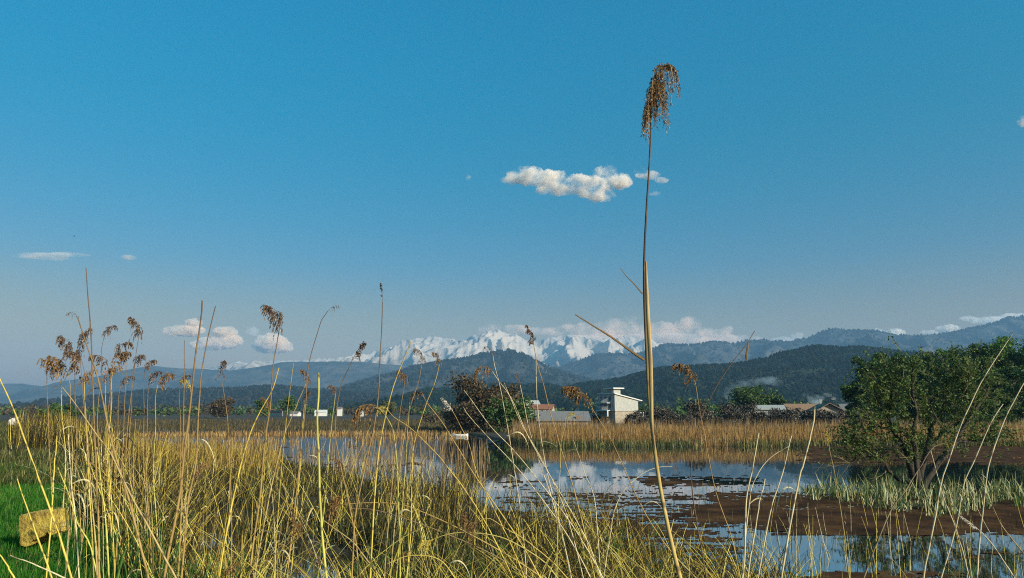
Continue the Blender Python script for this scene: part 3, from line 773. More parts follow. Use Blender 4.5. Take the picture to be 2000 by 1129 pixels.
# a stem turns from yellow straw near the ground to brown towards its top
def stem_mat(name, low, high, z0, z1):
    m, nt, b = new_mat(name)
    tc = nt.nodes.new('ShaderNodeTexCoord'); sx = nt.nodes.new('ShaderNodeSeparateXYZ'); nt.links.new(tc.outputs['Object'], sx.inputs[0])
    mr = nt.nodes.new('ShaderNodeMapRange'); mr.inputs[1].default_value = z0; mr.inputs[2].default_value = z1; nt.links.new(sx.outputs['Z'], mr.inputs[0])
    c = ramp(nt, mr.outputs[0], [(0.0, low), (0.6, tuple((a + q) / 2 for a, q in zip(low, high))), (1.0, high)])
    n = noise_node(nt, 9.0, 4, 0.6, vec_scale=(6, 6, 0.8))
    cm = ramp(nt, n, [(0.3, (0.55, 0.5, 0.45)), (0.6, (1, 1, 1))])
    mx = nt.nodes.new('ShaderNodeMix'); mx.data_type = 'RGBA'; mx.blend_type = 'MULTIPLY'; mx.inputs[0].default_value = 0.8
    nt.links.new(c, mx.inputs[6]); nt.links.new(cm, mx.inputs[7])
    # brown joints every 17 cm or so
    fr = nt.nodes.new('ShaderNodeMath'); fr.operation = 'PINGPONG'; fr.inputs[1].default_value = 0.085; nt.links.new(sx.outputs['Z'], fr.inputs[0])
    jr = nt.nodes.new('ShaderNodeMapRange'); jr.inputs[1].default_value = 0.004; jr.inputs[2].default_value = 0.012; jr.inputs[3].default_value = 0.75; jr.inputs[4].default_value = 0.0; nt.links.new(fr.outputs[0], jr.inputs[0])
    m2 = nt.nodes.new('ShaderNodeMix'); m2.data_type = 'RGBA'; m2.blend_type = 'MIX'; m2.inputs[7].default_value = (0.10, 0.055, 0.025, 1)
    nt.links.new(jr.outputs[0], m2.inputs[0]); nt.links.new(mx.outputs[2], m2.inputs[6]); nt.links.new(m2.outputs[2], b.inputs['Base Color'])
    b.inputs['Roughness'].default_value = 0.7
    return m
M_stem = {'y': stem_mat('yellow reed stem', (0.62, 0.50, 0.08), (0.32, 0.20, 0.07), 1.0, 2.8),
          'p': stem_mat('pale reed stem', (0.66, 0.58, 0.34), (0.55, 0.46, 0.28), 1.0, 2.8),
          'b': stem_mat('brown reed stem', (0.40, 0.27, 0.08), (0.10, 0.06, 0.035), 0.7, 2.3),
          'd': stem_mat('tall dark topped reed stem', (0.56, 0.41, 0.13), (0.05, 0.028, 0.016), 1.7, 2.45)}
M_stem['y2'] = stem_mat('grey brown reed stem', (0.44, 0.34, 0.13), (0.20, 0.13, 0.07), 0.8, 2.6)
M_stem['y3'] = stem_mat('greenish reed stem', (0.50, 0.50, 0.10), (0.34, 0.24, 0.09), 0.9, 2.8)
M_sheath = mat_noise('leaf sheath', [(0.3, (0.16, 0.10, 0.045)), (0.55, (0.40, 0.29, 0.12)), (0.7, (0.52, 0.42, 0.22))], 12, 0.6, vec_scale=(8, 8, 0.6))
PL = {'dark': M_plume_dark, 'gold': M_plume_gold, 'yellow': M_plume_yellow, 'white': M_plume_white}

def resample(p, k):
    p = np.asarray(p, float)
    if len(p) == 2:
        return p[0] + (p[1] - p[0]) * np.linspace(0, 1, k)[:, None]
    e = np.concatenate([[2 * p[0] - p[1]], p, [2 * p[-1] - p[-2]]])
    out = []
    for i in range(1, len(e) - 2):
        a, b_, c, d = e[i - 1], e[i], e[i + 1], e[i + 2]
        for t in np.linspace(0, 1, 9)[:-1]:
            out.append(0.5 * (2 * b_ + (c - a) * t + (2 * a - 5 * b_ + 4 * c - d) * t * t + (3 * b_ - a - 3 * c + d) * t ** 3))
    out.append(p[-1]); out = np.array(out)
    s = np.concatenate([[0], np.cumsum(np.linalg.norm(np.diff(out, axis=0), axis=1))])
    u = np.linspace(0, s[-1], k)
    return np.stack([np.interp(u, s, out[:, j]) for j in range(3)], 1)

def plume_geo(tip, tan, side, L, kind, rng, nbr=26, nsp=9, sp=1.0):
    """a feathery reed head: axis, drooping branchlets and many spikelets"""
    g = Geo()
    side = np.asarray(side, float); side /= np.linalg.norm(side)
    tan = tan / np.linalg.norm(tan)
    a1 = {'droop': 1.75, 'up': 0.35, 'hang': 2.5, 'arc': 1.2, 'closed': 0.25}[kind]
    k = 14; t = np.linspace(0, 1, k)
    perp = side - tan * side.dot(tan); perp /= np.linalg.norm(perp)
    th = a1 * t ** 1.3
    d = np.cos(th)[:, None] * tan + np.sin(th)[:, None] * perp
    axis = tip + np.concatenate([[[0, 0, 0]], np.cumsum((d[:-1] + d[1:]) / 2, 0)]) * L / (k - 1)
    g.tubes(axis[None], (L * 0.011 * (1 - 0.8 * t))[None], 4)
    nbr = int(nbr * 1.5)
    u = np.sort(rng.random(nbr)) ** 0.85
    i = np.clip(u * (k - 1), 0, k - 1.001); i0 = i.astype(int); f = (i - i0)[:, None]
    p0 = axis[i0] * (1 - f) + axis[i0 + 1] * f
    d0 = d[i0]
    rnd = rng.normal(size=(nbr, 3))
    sp_ = {'closed': 0.25, 'up': 0.5, 'hang': 0.5}.get(kind, 0.75)
    bd = d0 * 0.8 + rnd * sp_ * np.array([0.8, 0.8, 0.25]) + side * 0.25
    bd /= np.linalg.norm(bd, axis=1, keepdims=True)
    ln = L * (0.62 - 0.42 * u) * (0.55 + 0.6 * rng.random(nbr))
    if kind in ('closed',): ln *= 0.55
    grav = {'droop': 1.0, 'up': 0.45, 'hang': 1.2, 'arc': 1.1, 'closed': 0.15}[kind]
    s = np.linspace(0, 1, 7)
    br = p0[:, None, :] + bd[:, None, :] * (ln[:, None] * s * (1 - 0.35 * s))[:, :, None] + np.array([0, 0, -1.0]) * (grav * ln[:, None] * s ** 2)[:, :, None]
    g.tubes(br, np.repeat((L * 0.005 * (1 - 0.6 * s))[None], nbr, 0), 3)
    m = int(nsp * 1.6)
    ss = rng.random((nbr, m)) * 0.9 + 0.1
    j = np.clip(ss * 6, 0, 5.999); j0 = j.astype(int); fj = (j - j0)[..., None]
    B = np.arange(nbr)[:, None]
    c = br[B, j0] * (1 - fj) + br[B, j0 + 1] * fj
    tg = br[B, j0 + 1] - br[B, j0]; tg /= np.linalg.norm(tg, axis=2, keepdims=True) + 1e-9
    tg = tg + rng.normal(0, 0.35, tg.shape); tg[..., 2] -= 0.25; tg /= np.linalg.norm(tg, axis=2, keepdims=True)
    w = np.cross(tg, rng.normal(size=tg.shape)); w /= np.linalg.norm(w, axis=2, keepdims=True)
    sl = L * 0.085 * sp * (0.6 + 0.8 * rng.random((nbr, m, 1)))
    q = np.stack([c, c + tg * sl * 0.5 + w * sl * 0.15, c + tg * sl, c + tg * sl * 0.5 - w * sl * 0.15], 2).reshape(-1, 3)
    g.add(q, np.arange(len(q)).reshape(-1, 4))
    return g

def leaf_geo(p0, d0, L, w, rng, droop=1.0, k=9):
    g = Geo(); s = np.linspace(0, 1, k)
    d0 = np.asarray(d0, float); d0 /= np.linalg.norm(d0)
    path = p0 + d0 * (L * s * (1 - 0.25 * s))[:, None] + np.array([0, 0, -1]) * (droop * L * 0.5 * s ** 2)[:, None]
    nr = np.cross(d0, [0, 0, 1.0]) + rng.normal(0, 0.3, 3); nr /= np.linalg.norm(nr)
    g.ribbons(path[None], (w * (1 - s ** 2) * (0.6 + 0.4 * np.sin(np.pi * np.minimum(1, s * 3) / 2)))[None] + 0.0006, nr[None])
    return g

RCOUNT = 0
def reed(label, pts, w, d, plume=None, leaves=(), mat='y', group=None, lean=0.0, root=True, taper=0.5, cat='reed', sides=6):
    """pts run from the tip down in photo pixels; w is the stem's width there in photo pixels, d metres away"""
    global RCOUNT; RCOUNT += 1
    rng = np.random.default_rng(900 + RCOUNT)
    pts = np.asarray(pts, float)
    n = len(pts); dd = d + lean * (1 - np.linspace(0, 1, n))
    p = np.array([P(x, y, q) for (x, y), q in zip(pts, dd)])
    p = resample(p, 22)
    if root:
        ext = []; q = p[-1].copy(); v = p[-1] - p[-2]; v /= np.linalg.norm(v)
        for _ in range(60):
            if q[2] < float(ground_h(q[0], q[1])) - 0.05: break
            v = v * 0.9 + np.array([0, 0, -0.1]); v /= np.linalg.norm(v)
            q = q + v * 0.14; ext.append(q.copy())
        if ext: p = np.concatenate([p, ext])
    base = p[-1].copy()
    m = len(p); t = np.linspace(0, 1, m)
    r = (0.72 if RCOUNT > 1 else 1.0) * w * d / F / 2 * (taper + (1 - taper) * np.minimum(1, t * 1.6))
    if RCOUNT > 1:                       # small kinks at the joints
        kx = np.repeat(rng.normal(0, 0.0013, (m // 4 + 2, 2)), 4, 0)[:m]
        p[1:-1, 0] += kx[1:-1, 0]; p[1:-1, 1] += kx[1:-1, 1]
    e = empty('reed', tuple(base)); tag(e, label, cat, group)
    g = Geo(); g.tubes((p - base)[None], r[None], sides)
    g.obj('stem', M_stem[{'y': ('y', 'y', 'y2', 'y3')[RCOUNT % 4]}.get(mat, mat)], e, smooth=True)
    tan = p[0] - p[1]; tan /= np.linalg.norm(tan)
    if plume:
        kind, sd, size, pm = plume[:4]
        ex = plume[4] if len(plume) > 4 else {}
        L = size * d / F
        g = plume_geo(p[0] - base, tan, np.array([sd, rng.normal(0, 0.4), 0.0]), L, kind, rng, **ex)
        g.obj('plume', PL[pm], e)
    if RCOUNT > 1 and not leaves and len(pts) > 4:
        leaves = [(0.25 + 0.5 * rng.random(), rng.choice([-1.0, 1.0]), 45 + 60 * rng.random(), 3.2 + 2 * rng.random(), 0.6 + 1.6 * rng.random()) for _ in range(int(rng.integers(0, 3)))]
    for (tt, sd, ll, ww, dr) in leaves:
        i = int(tt * (m - 2)); pos = p[i] - base
        g = leaf_geo(pos, np.array([sd, rng.normal(0, 0.3), 0.9]), ll * d / F, ww * d / F, rng, dr)
        g.obj('leaf', M_pale if mat != 'b' else M_brownstem, e)
    return e

# --- the tall reed that crosses the whole picture
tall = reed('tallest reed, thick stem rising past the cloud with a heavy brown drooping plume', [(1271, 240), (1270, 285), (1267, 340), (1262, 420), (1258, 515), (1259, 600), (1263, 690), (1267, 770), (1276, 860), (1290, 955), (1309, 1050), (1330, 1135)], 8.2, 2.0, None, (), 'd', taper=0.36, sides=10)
TB = np.array(tall.location)
def on_tall(x, y): return P(x, y, 1.985) - TB
rngT = np.random.default_rng(77)
axis_px = [(1271, 240), (1272, 205), (1277, 170), (1286, 142), (1298, 128), (1306, 138)]
ax = resample([on_tall(*q) for q in axis_px], 16)
g = Geo(); tt = np.linspace(0, 1, 16)
g.tubes(ax[None], (0.0035 * (1 - 0.75 * tt))[None], 5)
def hanging(g, n, seed, t0, t1, lmin, lmax, out, spread):
    rng = np.random.default_rng(seed); px = 2.0 / F
    u = t0 + (t1 - t0) * rng.random(n); i = np.clip(u * 15, 0, 14.999); i0 = i.astype(int); f = (i - i0)[:, None]
    p0 = ax[i0] * (1 - f) + ax[i0 + 1] * f
    ln = (lmin + (lmax - lmin) * rng.random(n)) * px
    dr = np.stack([out + rng.normal(0, spread, n), rng.normal(0, spread, n), 0.35 + 0.3 * rng.random(n)], 1)
    dr /= np.linalg.norm(dr, axis=1, keepdims=True)
    s = np.linspace(0, 1, 10)
    br = p0[:, None] + dr[:, None] * (ln[:, None] * 0.42 * (1 - (1 - s) ** 2))[:, :, None] + np.array([0, 0, -1.0]) * (ln[:, None] * s ** 1.7)[:, :, None]
    br += rng.normal(0, 0.0012, br.shape) * s[None, :, None]
    g.tubes(br, np.repeat((0.0009 * (1 - 0.5 * s))[None], n, 0), 3)
    m = 60
    ss = 0.12 + 0.88 * rng.random((n, m)); j = np.clip(ss * 9, 0, 8.999); j0 = j.astype(int); fj = (j - j0)[..., None]; B = np.arange(n)[:, None]
    c = br[B, j0] * (1 - fj) + br[B, j0 + 1] * fj
    c = c + rng.normal(0, 0.0022, c.shape)
    tg = rng.normal(0, 0.45, c.shape); tg[..., 2] -= 0.9; tg /= np.linalg.norm(tg, axis=2, keepdims=True)
    w = np.cross(tg, rng.normal(size=tg.shape)); w /= np.linalg.norm(w, axis=2, keepdims=True)
    sl = 0.0085 * (0.6 + 0.8 * rng.random((n, m, 1)))
    q = np.stack([c, c + tg * sl * 0.5 + w * sl * 0.13, c + tg * sl, c + tg * sl * 0.5 - w * sl * 0.13], 2).reshape(-1, 3)
    g.add(q, np.arange(len(q)).reshape(-1, 4))
hanging(g, 20, 1, 0.05, 0.5, 50, 100, -0.20, 0.12)
hanging(g, 36, 2, 0.25, 0.75, 60, 120, 0.14, 0.17)
hanging(g, 22, 3, 0.5, 0.95, 65, 125, 0.06, 0.2)
hanging(g, 12, 4, 0.8, 1.0, 55, 100, 0.34, 0.10)
g.obj('plume', mat_blades('tall golden brown plume', [(0.0, (0.06, 0.032, 0.018)), (0.45, (0.15, 0.085, 0.035)), (0.8, (0.32, 0.20, 0.07)), (1.0, (0.48, 0.36, 0.22))], 0.2), tall)
g = Geo()
sh = resample([on_tall(*q) for q in [(1261, 512), (1264, 600), (1269, 690), (1271, 760), (1273, 830), (1279, 880)]], 20)
sh[:, 1] -= 0.006
s_ = np.linspace(0, 1, 20)
g.tubes(sh[None], (0.0014 + 0.0050 * np.sin(np.pi * np.clip(s_, 0.03, 1)) ** 0.6)[None], 8)
g.obj('leaf_sheath', M_sheath, tall, smooth=True)
for pp, w0 in ([(1255, 574), (1240, 556), (1225, 541), (1211, 523)], 0.0022), ([(1258, 703), (1230, 684), (1195, 659), (1155, 634), (1123, 614)], 0.0042):
    g = Geo(); q = resample([on_tall(*v) for v in pp], 12)
    g.tubes(q[None], (w0 * (1 - 0.6 * np.linspace(0, 1, 12)))[None], 5)
    g.obj('dead_leaf', M_brownstem, tall)

# --- reeds traced one by one
reed('tall bare dark reed at the left, highest of all the left reeds', [(168, 523), (171, 570), (177, 649), (181, 742), (184, 800), (188, 900), (192, 1010)], 5, 4.6, mat='b')
reed('bare brown reed leaning left across the highest left reed', [(152, 621), (170, 677), (189, 729), (203, 790), (214, 841), (230, 905), (253, 981), (271, 1050), (290, 1132)], 6, 3.6, ('droop', -1, 26, 'dark', dict(nbr=10, nsp=5)), mat='b')
reed('yellow green reed leaning left out of the picture over the stone', [(-22, 690), (0, 740), (25, 796), (46, 851), (74, 928), (99, 996), (124, 1074), (142, 1135)], 5.5, 3.2, mat='y')
reed('short yellow reed stub in front of the stone', [(34, 935), (44, 968), (53, 993), (74, 1052), (92, 1100)], 4.5, 4.2, mat='y')
reed('yellow reed with a tiny dark head leaning far left over the reed bed', [(122, 757), (144, 786), (164, 814), (192, 854), (216, 885), (235, 925), (265, 985), (297, 1040), (345, 1132)], 5, 3.4, ('droop', -1, 18, 'dark', dict(nbr=8, nsp=5)), mat='y')
reed('thin yellow reed leaning left just right of the stone', [(113, 913), (133, 962), (148, 1012), (173, 1058), (185, 1100)], 4, 4.4, mat='y')
reed('straight yellow green reed above the grass, left of the reed bed', [(111, 851), (108, 890), (105, 928), (103, 960)], 4, 5.0, mat='y')
reed('slender pale reed curving down right of the straight yellow green one', [(133, 848), (137, 900), (139, 935), (144, 980), (148, 1021)], 3.5, 5.0, mat='p')
reed('yellow reed standing upright with its tip level with the pale gap in the reeds', [(171, 880), (176, 930), (179, 978), (186, 1058), (190, 1132)], 4.5, 4.0, mat='y')
reed('bright yellow reed just right of the upright yellow one', [(189, 873), (194, 910), (198, 953), (207, 1027), (213, 1132)], 4.5, 4.0, mat='y')
reed('thick dark reed, left one of the bare leaning pair', [(395, 587), (391, 625), (382, 690), (377, 740), (371, 800), (362, 870), (352, 960), (330, 1080)], 6.5, 3.8, mat='b', taper=0.6)
reed('dark reed, right one of the bare leaning pair', [(421, 598), (414, 630), (406, 664), (394, 729), (387, 810), (383, 904), (368, 978), (360, 1060)], 5, 4.2, mat='b')
reed('short thin bare reed left of the leaning pair', [(360, 664), (360, 729), (359, 790), (358, 850), (356, 930)], 3.5, 5.0, mat='b')
reed('reed with a palm like dark plume drooping left above the cream cloud', [(546, 641), (540, 680), (532, 723), (529, 779), (522, 825), (519, 842), (509, 953), (495, 1060)], 4.5, 4.0, ('droop', -1, 62, 'dark', dict(nbr=34, nsp=11)), mat='b')
reed('thin dark reed bowing to the right with a narrow drooping tip', [(640, 608), (629, 622), (620, 650), (608, 690), (600, 730), (597, 790), (590, 851), (582, 935), (566, 1074)], 3.6, 4.4, ('arc', 1, 26, 'dark', dict(nbr=8, nsp=6)), mat='b')
reed('tall thin dark reed topped by a closed slim head, left of the snowy peaks', [(747, 590), (746, 610), (745, 640), (742, 702), (739, 767), (729, 841), (713, 916), (695, 1003), (689, 1089)], 4.2, 4.0, ('closed', -1, 36, 'dark', dict(nbr=14, nsp=8)), mat='b')
reed('reed with a spindle shaped dark plume before the snowy slope', [(687, 706), (677, 728), (667, 748), (658, 795), (655, 850), (659, 873), (667, 920), (676, 960)], 3.6, 4.4, ('up', 1, 44, 'dark', dict(nbr=26, nsp=10)), mat='b')
reed('thick straight yellow reed cut off at the top, in front of the far houses', [(622, 728), (622, 770), (620, 810), (621, 857), (624, 966), (630, 1043), (639, 1132)], 6.5, 3.2, mat='y', taper=0.75)
reed('bare reed with a broken tip leaning right before the snowy mountains', [(803, 667), (785, 711), (770, 748), (757, 795), (745, 850), (738, 904), (732, 972), (727, 1058)], 4, 4.0, mat='y')
reed('reed with a dark round plume in front of the snowy peaks', [(1043, 676), (1046, 694), (1050, 714), (1062, 754), (1074, 804), (1088, 850), (1105, 905), (1118, 947), (1135, 1010)], 3.2, 4.6, ('up', -1, 42, 'dark', dict(nbr=30, nsp=11)), mat='y')
reed('straight pale reed below the dark round plume', [(1047, 690), (1048, 764), (1051, 810), (1056, 850), (1068, 920), (1085, 985)], 2.8, 5.0, mat='p')
reed('thin dark reed leaning right over the far ridge, with one hanging leaf', [(1474, 646), (1462, 668), (1449, 686), (1412, 732), (1384, 782), (1369, 822), (1362, 842), (1352, 888), (1351, 941), (1362, 1033), (1382, 1132)], 3.6, 3.6, None, (), mat='b')
reed('reed with a brown plume drooping left in front of the dark wooded hill', [(1357, 742), (1359, 752), (1366, 798), (1375, 844), (1383, 888), (1399, 966), (1427, 1043), (1440, 1100)], 3.2, 4.2, ('droop', -1, 56, 'gold', dict(nbr=28, nsp=10)), mat='y')
reed('reed with a big rusty plume hanging left of the tall white house', [(1150, 785), (1157, 798), (1164, 810), (1186, 844), (1201, 873), (1229, 935), (1263, 1009), (1309, 1074), (1362, 1132)], 3.6, 3.6, ('arc', -1, 58, 'gold', dict(nbr=40, nsp=12)), mat='y')
reed('long pale reed slanting right in front of the wood at the right', [(1978, 652), (1946, 699), (1915, 748), (1894, 792), (1875, 835), (1855, 894), (1840, 935), (1828, 996), (1812, 1074), (1804, 1132)], 5.5, 3.0, mat='p', taper=0.3)
reed('pale reed slanting out through the right border', [(2006, 738), (1999, 748), (1974, 795), (1953, 844), (1934, 900), (1927, 935), (1917, 1027), (1908, 1132)], 5, 3.1, mat='p', taper=0.5)
reed('pale reed with a blunt tip between the two longer slanting reeds', [(1959, 789), (1945, 810), (1931, 835), (1903, 900), (1883, 944), (1868, 1027), (1840, 1125)], 4.2, 3.5, mat='p')
reed('blunt whitish reed stub standing before the dark gabled house', [(1591, 794), (1590, 820), (1583, 850), (1575, 880), (1566, 915), (1556, 960)], 5, 2.6, mat='p', taper=0.85)
reed('pale thick reed rising from the brown water to the left of the whitish stub', [(1546, 851), (1538, 885), (1531, 916), (1520, 950), (1508, 985), (1496, 1040)], 3.6, 3.0, mat='p', taper=0.7)
reed('pale stout reed arching left at the edge of the open water', [(1482, 845), (1476, 880), (1470, 919), (1460, 962), (1456, 1012), (1454, 1089), (1450, 1132)], 5, 2.5, mat='p', taper=0.6)
reed('thin pale reed curving right from the stout arching one', [(1540, 872), (1510, 890), (1490, 910), (1476, 935), (1466, 965), (1460, 1010)], 3, 2.8, mat='p')
reed('blurred pale reed leaning right, low beside the stout arching one', [(1494, 935), (1490, 955), (1482, 990), (1474, 1035), (1466, 1090)], 4, 2.4, mat='p', taper=0.7)
reed('thin reed arching right over the open water with a nodding tip', [(1313, 912), (1297, 911), (1266, 919), (1235, 941), (1213, 966), (1200, 1000), (1192, 1040)], 2.6, 4.6, ('hang', 1, 20, 'gold', dict(nbr=8, nsp=5)), mat='p')
reed('reed with a bright yellow plume standing in the water left of the willow', [(1619, 868), (1620, 880), (1624, 897), (1636, 960), (1648, 1040), (1655, 1090)], 3.5, 4.0, ('up', -1, 26, 'yellow', dict(nbr=24, nsp=9)), mat='y')
reed('reed with a white fluffy plume leaning left over the brown water', [(1914, 1037), (1933, 1058), (1955, 1088), (1985, 1135)], 4, 3.4, ('closed', -1, 40, 'white', dict(nbr=24, nsp=12)), mat='p')
reed('grey bent reed before the willow, leaning left', [(1818, 880), (1828, 916), (1848, 985), (1868, 1036), (1880, 1080)], 4, 3.6, mat='p')
reed('low reed crowned by a curling yellow leaf before the willow trunk', [(1843, 866), (1825, 872), (1810, 890), (1796, 915), (1770, 955), (1745, 990), (1730, 1020)], 4, 3.4, ('arc', 1, 20, 'yellow', dict(nbr=8, nsp=6)), mat='y')
reed('pale reed leaning right in the lower right corner', [(1939, 990), (1955, 1022), (1978, 1055), (2002, 1085), (2030, 1130)], 4, 3.6, mat='y')
# the fan of slanting reeds around the big dark bush
for lab, pts, w, d, pl, m in [
    ('slanting reed whose tip crosses the left side of the big dark bush', [(826, 772), (834, 786), (865, 826), (899, 882), (927, 928), (960, 975), (1005, 1040)], 3.6, 4.0, None, 'y'),
    ('slanting reed with a pale ragged plume at the left side of the big dark bush', [(884, 803), (890, 815), (899, 833), (914, 863), (933, 928), (960, 985), (990, 1045)], 3.2, 4.2, ('up', -1, 32, 'white', dict(nbr=18, nsp=8)), 'y'),
    ('pale reed slanting down across the middle of the big dark bush', [(905, 795), (911, 805), (945, 845), (995, 897), (1040, 950), (1085, 1010)], 3.0, 4.4, None, 'p'),
    ('long thin reed slanting from the left crown of the big dark bush to the water', [(906, 762), (920, 780), (958, 833), (1000, 876), (1045, 930), (1100, 1000)], 3.0, 4.4, None, 'p'),
    ('long thin reed with a rusty hanging plume above the big dark bush', [(962, 726), (975, 745), (1000, 780), (1031, 851), (1068, 919), (1105, 981), (1148, 1058), (1175, 1130)], 3.0, 4.2, ('hang', -1, 44, 'gold', dict(nbr=24, nsp=10)), 'p'),
    ('thin reed slanting down right from the crown of the big dark bush', [(985, 748), (996, 775), (1020, 830), (1062, 905), (1100, 985), (1120, 1050)], 2.6, 4.8, None, 'p'),
    ('small headed reed slanting right behind the dark round plume', [(1016, 752), (1022, 780), (1032, 830), (1050, 890), (1070, 950)], 2.6, 5.0, ('up', -1, 22, 'gold', dict(nbr=14, nsp=7)), 'p'),
    ('upright reed with a small yellow plume in front of the long grey shed', [(1105, 820), (1102, 840), (1096, 867), (1094, 910), (1092, 960)], 2.8, 4.6, ('droop', 1, 24, 'yellow', dict(nbr=18, nsp=8)), 'y'),
    ('short broken reed leaning left at the edge of the reed belt reflection', [(1119, 857), (1130, 890), (1142, 925), (1161, 972), (1167, 1040)], 2.6, 4.8, None, 'p'),
    ('reed with a pale brown plume bowing left before the wooded foothill', [(858, 712), (850, 745), (834, 786), (809, 867), (805, 935), (803, 1027), (794, 1125)], 3.2, 4.2, ('droop', -1, 34, 'gold', dict(nbr=20, nsp=9)), 'y'),
    ('reed with a ragged brown plume below the snowy slope, right of the broken tip', [(825, 705), (818, 745), (800, 800), (786, 870), (778, 950), (770, 1040)], 3.0, 4.6, ('droop', -1, 34, 'dark', dict(nbr=20, nsp=9)), 'y'),
    ('reed bent sideways with a long orange plume spread flat to the left', [(742, 800), (755, 815), (768, 845), (775, 900), (778, 970)], 3.2, 4.4, ('hang', -1, 62, 'gold', dict(nbr=30, nsp=10)), 'y'),
    ('reed with a bright yellow tuft at the foot of the broken tipped reed', [(757, 800), (770, 815), (800, 835), (835, 868), (865, 900), (900, 945)], 3.4, 4.0, ('hang', -1, 26, 'yellow', dict(nbr=22, nsp=9)), 'y'),
    ('thin reed with a small dark plume right above the big dark bush', [(962, 690), (966, 715), (975, 750), (985, 800), (996, 860)], 2.4, 5.2, ('droop', -1, 24, 'dark', dict(nbr=14, nsp=7)), 'p'),
    ('reed with a bushy olive brown plume nodding left over the low hill', [(598, 748), (592, 765), (575, 800), (555, 850), (535, 930), (520, 1000)], 3.4, 4.4, ('droop', -1, 34, 'gold', dict(nbr=22, nsp=9)), 'y'),
    ('reed with a ragged dark plume nodding right above the leaning pair', [(432, 735), (438, 770), (444, 815), (447, 880), (450, 950)], 2.8, 5.0, ('droop', 1, 40, 'dark', dict(nbr=22, nsp=9)), 'b'),
    ('crooked orange reed leaning right beneath the palm like plume', [(545, 718), (535, 755), (525, 775), (508, 805), (488, 850), (470, 910), (455, 980)], 4.5, 4.0, None, 'y')]:
    reed(lab, pts, w, d, pl, (), m)
# reeds lying bent over in the foreground
for lab, pts, w, d, pl, m in [
    ('yellow reed lying bent over in a long flat arch across the lower middle', [(673, 985), (713, 982), (763, 983), (800, 990), (886, 1027), (1000, 1089), (1060, 1130)], 4, 4.4, ('hang', -1, 55, 'gold', dict(nbr=34, nsp=11)), 'y'),
    ('long yellow reed lying almost flat beneath the flat arch', [(686, 993), (732, 996), (806, 1018), (880, 1046), (960, 1082), (1040, 1130)], 3.6, 4.2, None, 'y'),
    ('reed arched over to the left with a comb like golden plume, low in the middle', [(850, 1052), (865, 1046), (899, 1040), (955, 1044), (1000, 1058), (1060, 1095), (1090, 1130)], 4, 3.8, ('hang', -1, 42, 'yellow', dict(nbr=30, nsp=11)), 'y'),
    ('bent reed with a pale comb like plume hanging at its left end', [(940, 1017), (955, 1012), (985, 1030), (1030, 1058), (1080, 1098), (1110, 1132)], 3.6, 3.8, ('hang', -1, 46, 'gold', dict(nbr=30, nsp=11)), 'y'),
    ('pale green reed arched low at the bottom in the middle', [(757, 1101), (797, 1086), (837, 1086), (865, 1098), (890, 1130)], 3.4, 3.6, None, 'y'),
    ('reed arched to the left with a small golden plume in the lower left thicket', [(600, 1018), (618, 1010), (650, 1030), (690, 1060), (730, 1110)], 3.6, 4.0, ('hang', -1, 44, 'gold', dict(nbr=26, nsp=10)), 'y'),
    ('pale reed lying across the grass in the lower left corner', [(20, 1085), (60, 1100), (100, 1117), (150, 1140)], 4.5, 3.6, None, 'p'),
    ('yellow reed poking in at the lower left corner', [(-6, 1075), (8, 1097), (22, 1118), (34, 1140)], 5, 3.0, None, 'y')]:
    reed(lab, pts, w, d, pl, (), m)
# hanging leaf of the dark leaning reed
g = Geo(); q = resample([P(*v, 3.6) for v in [(1461, 668), (1460, 680), (1458, 692), (1458, 705)]], 8)
hl = [o for o in bpy.data.objects if o.get('label', '').startswith('thin dark reed leaning right over the far ridge')][0]
g.tubes((q - np.array(hl.location))[None], np.array([[0.002, 0.004, 0.006, 0.006, 0.006, 0.007, 0.006, 0.002]]), 5); g.obj('hanging_leaf', M_brownstem, hl)

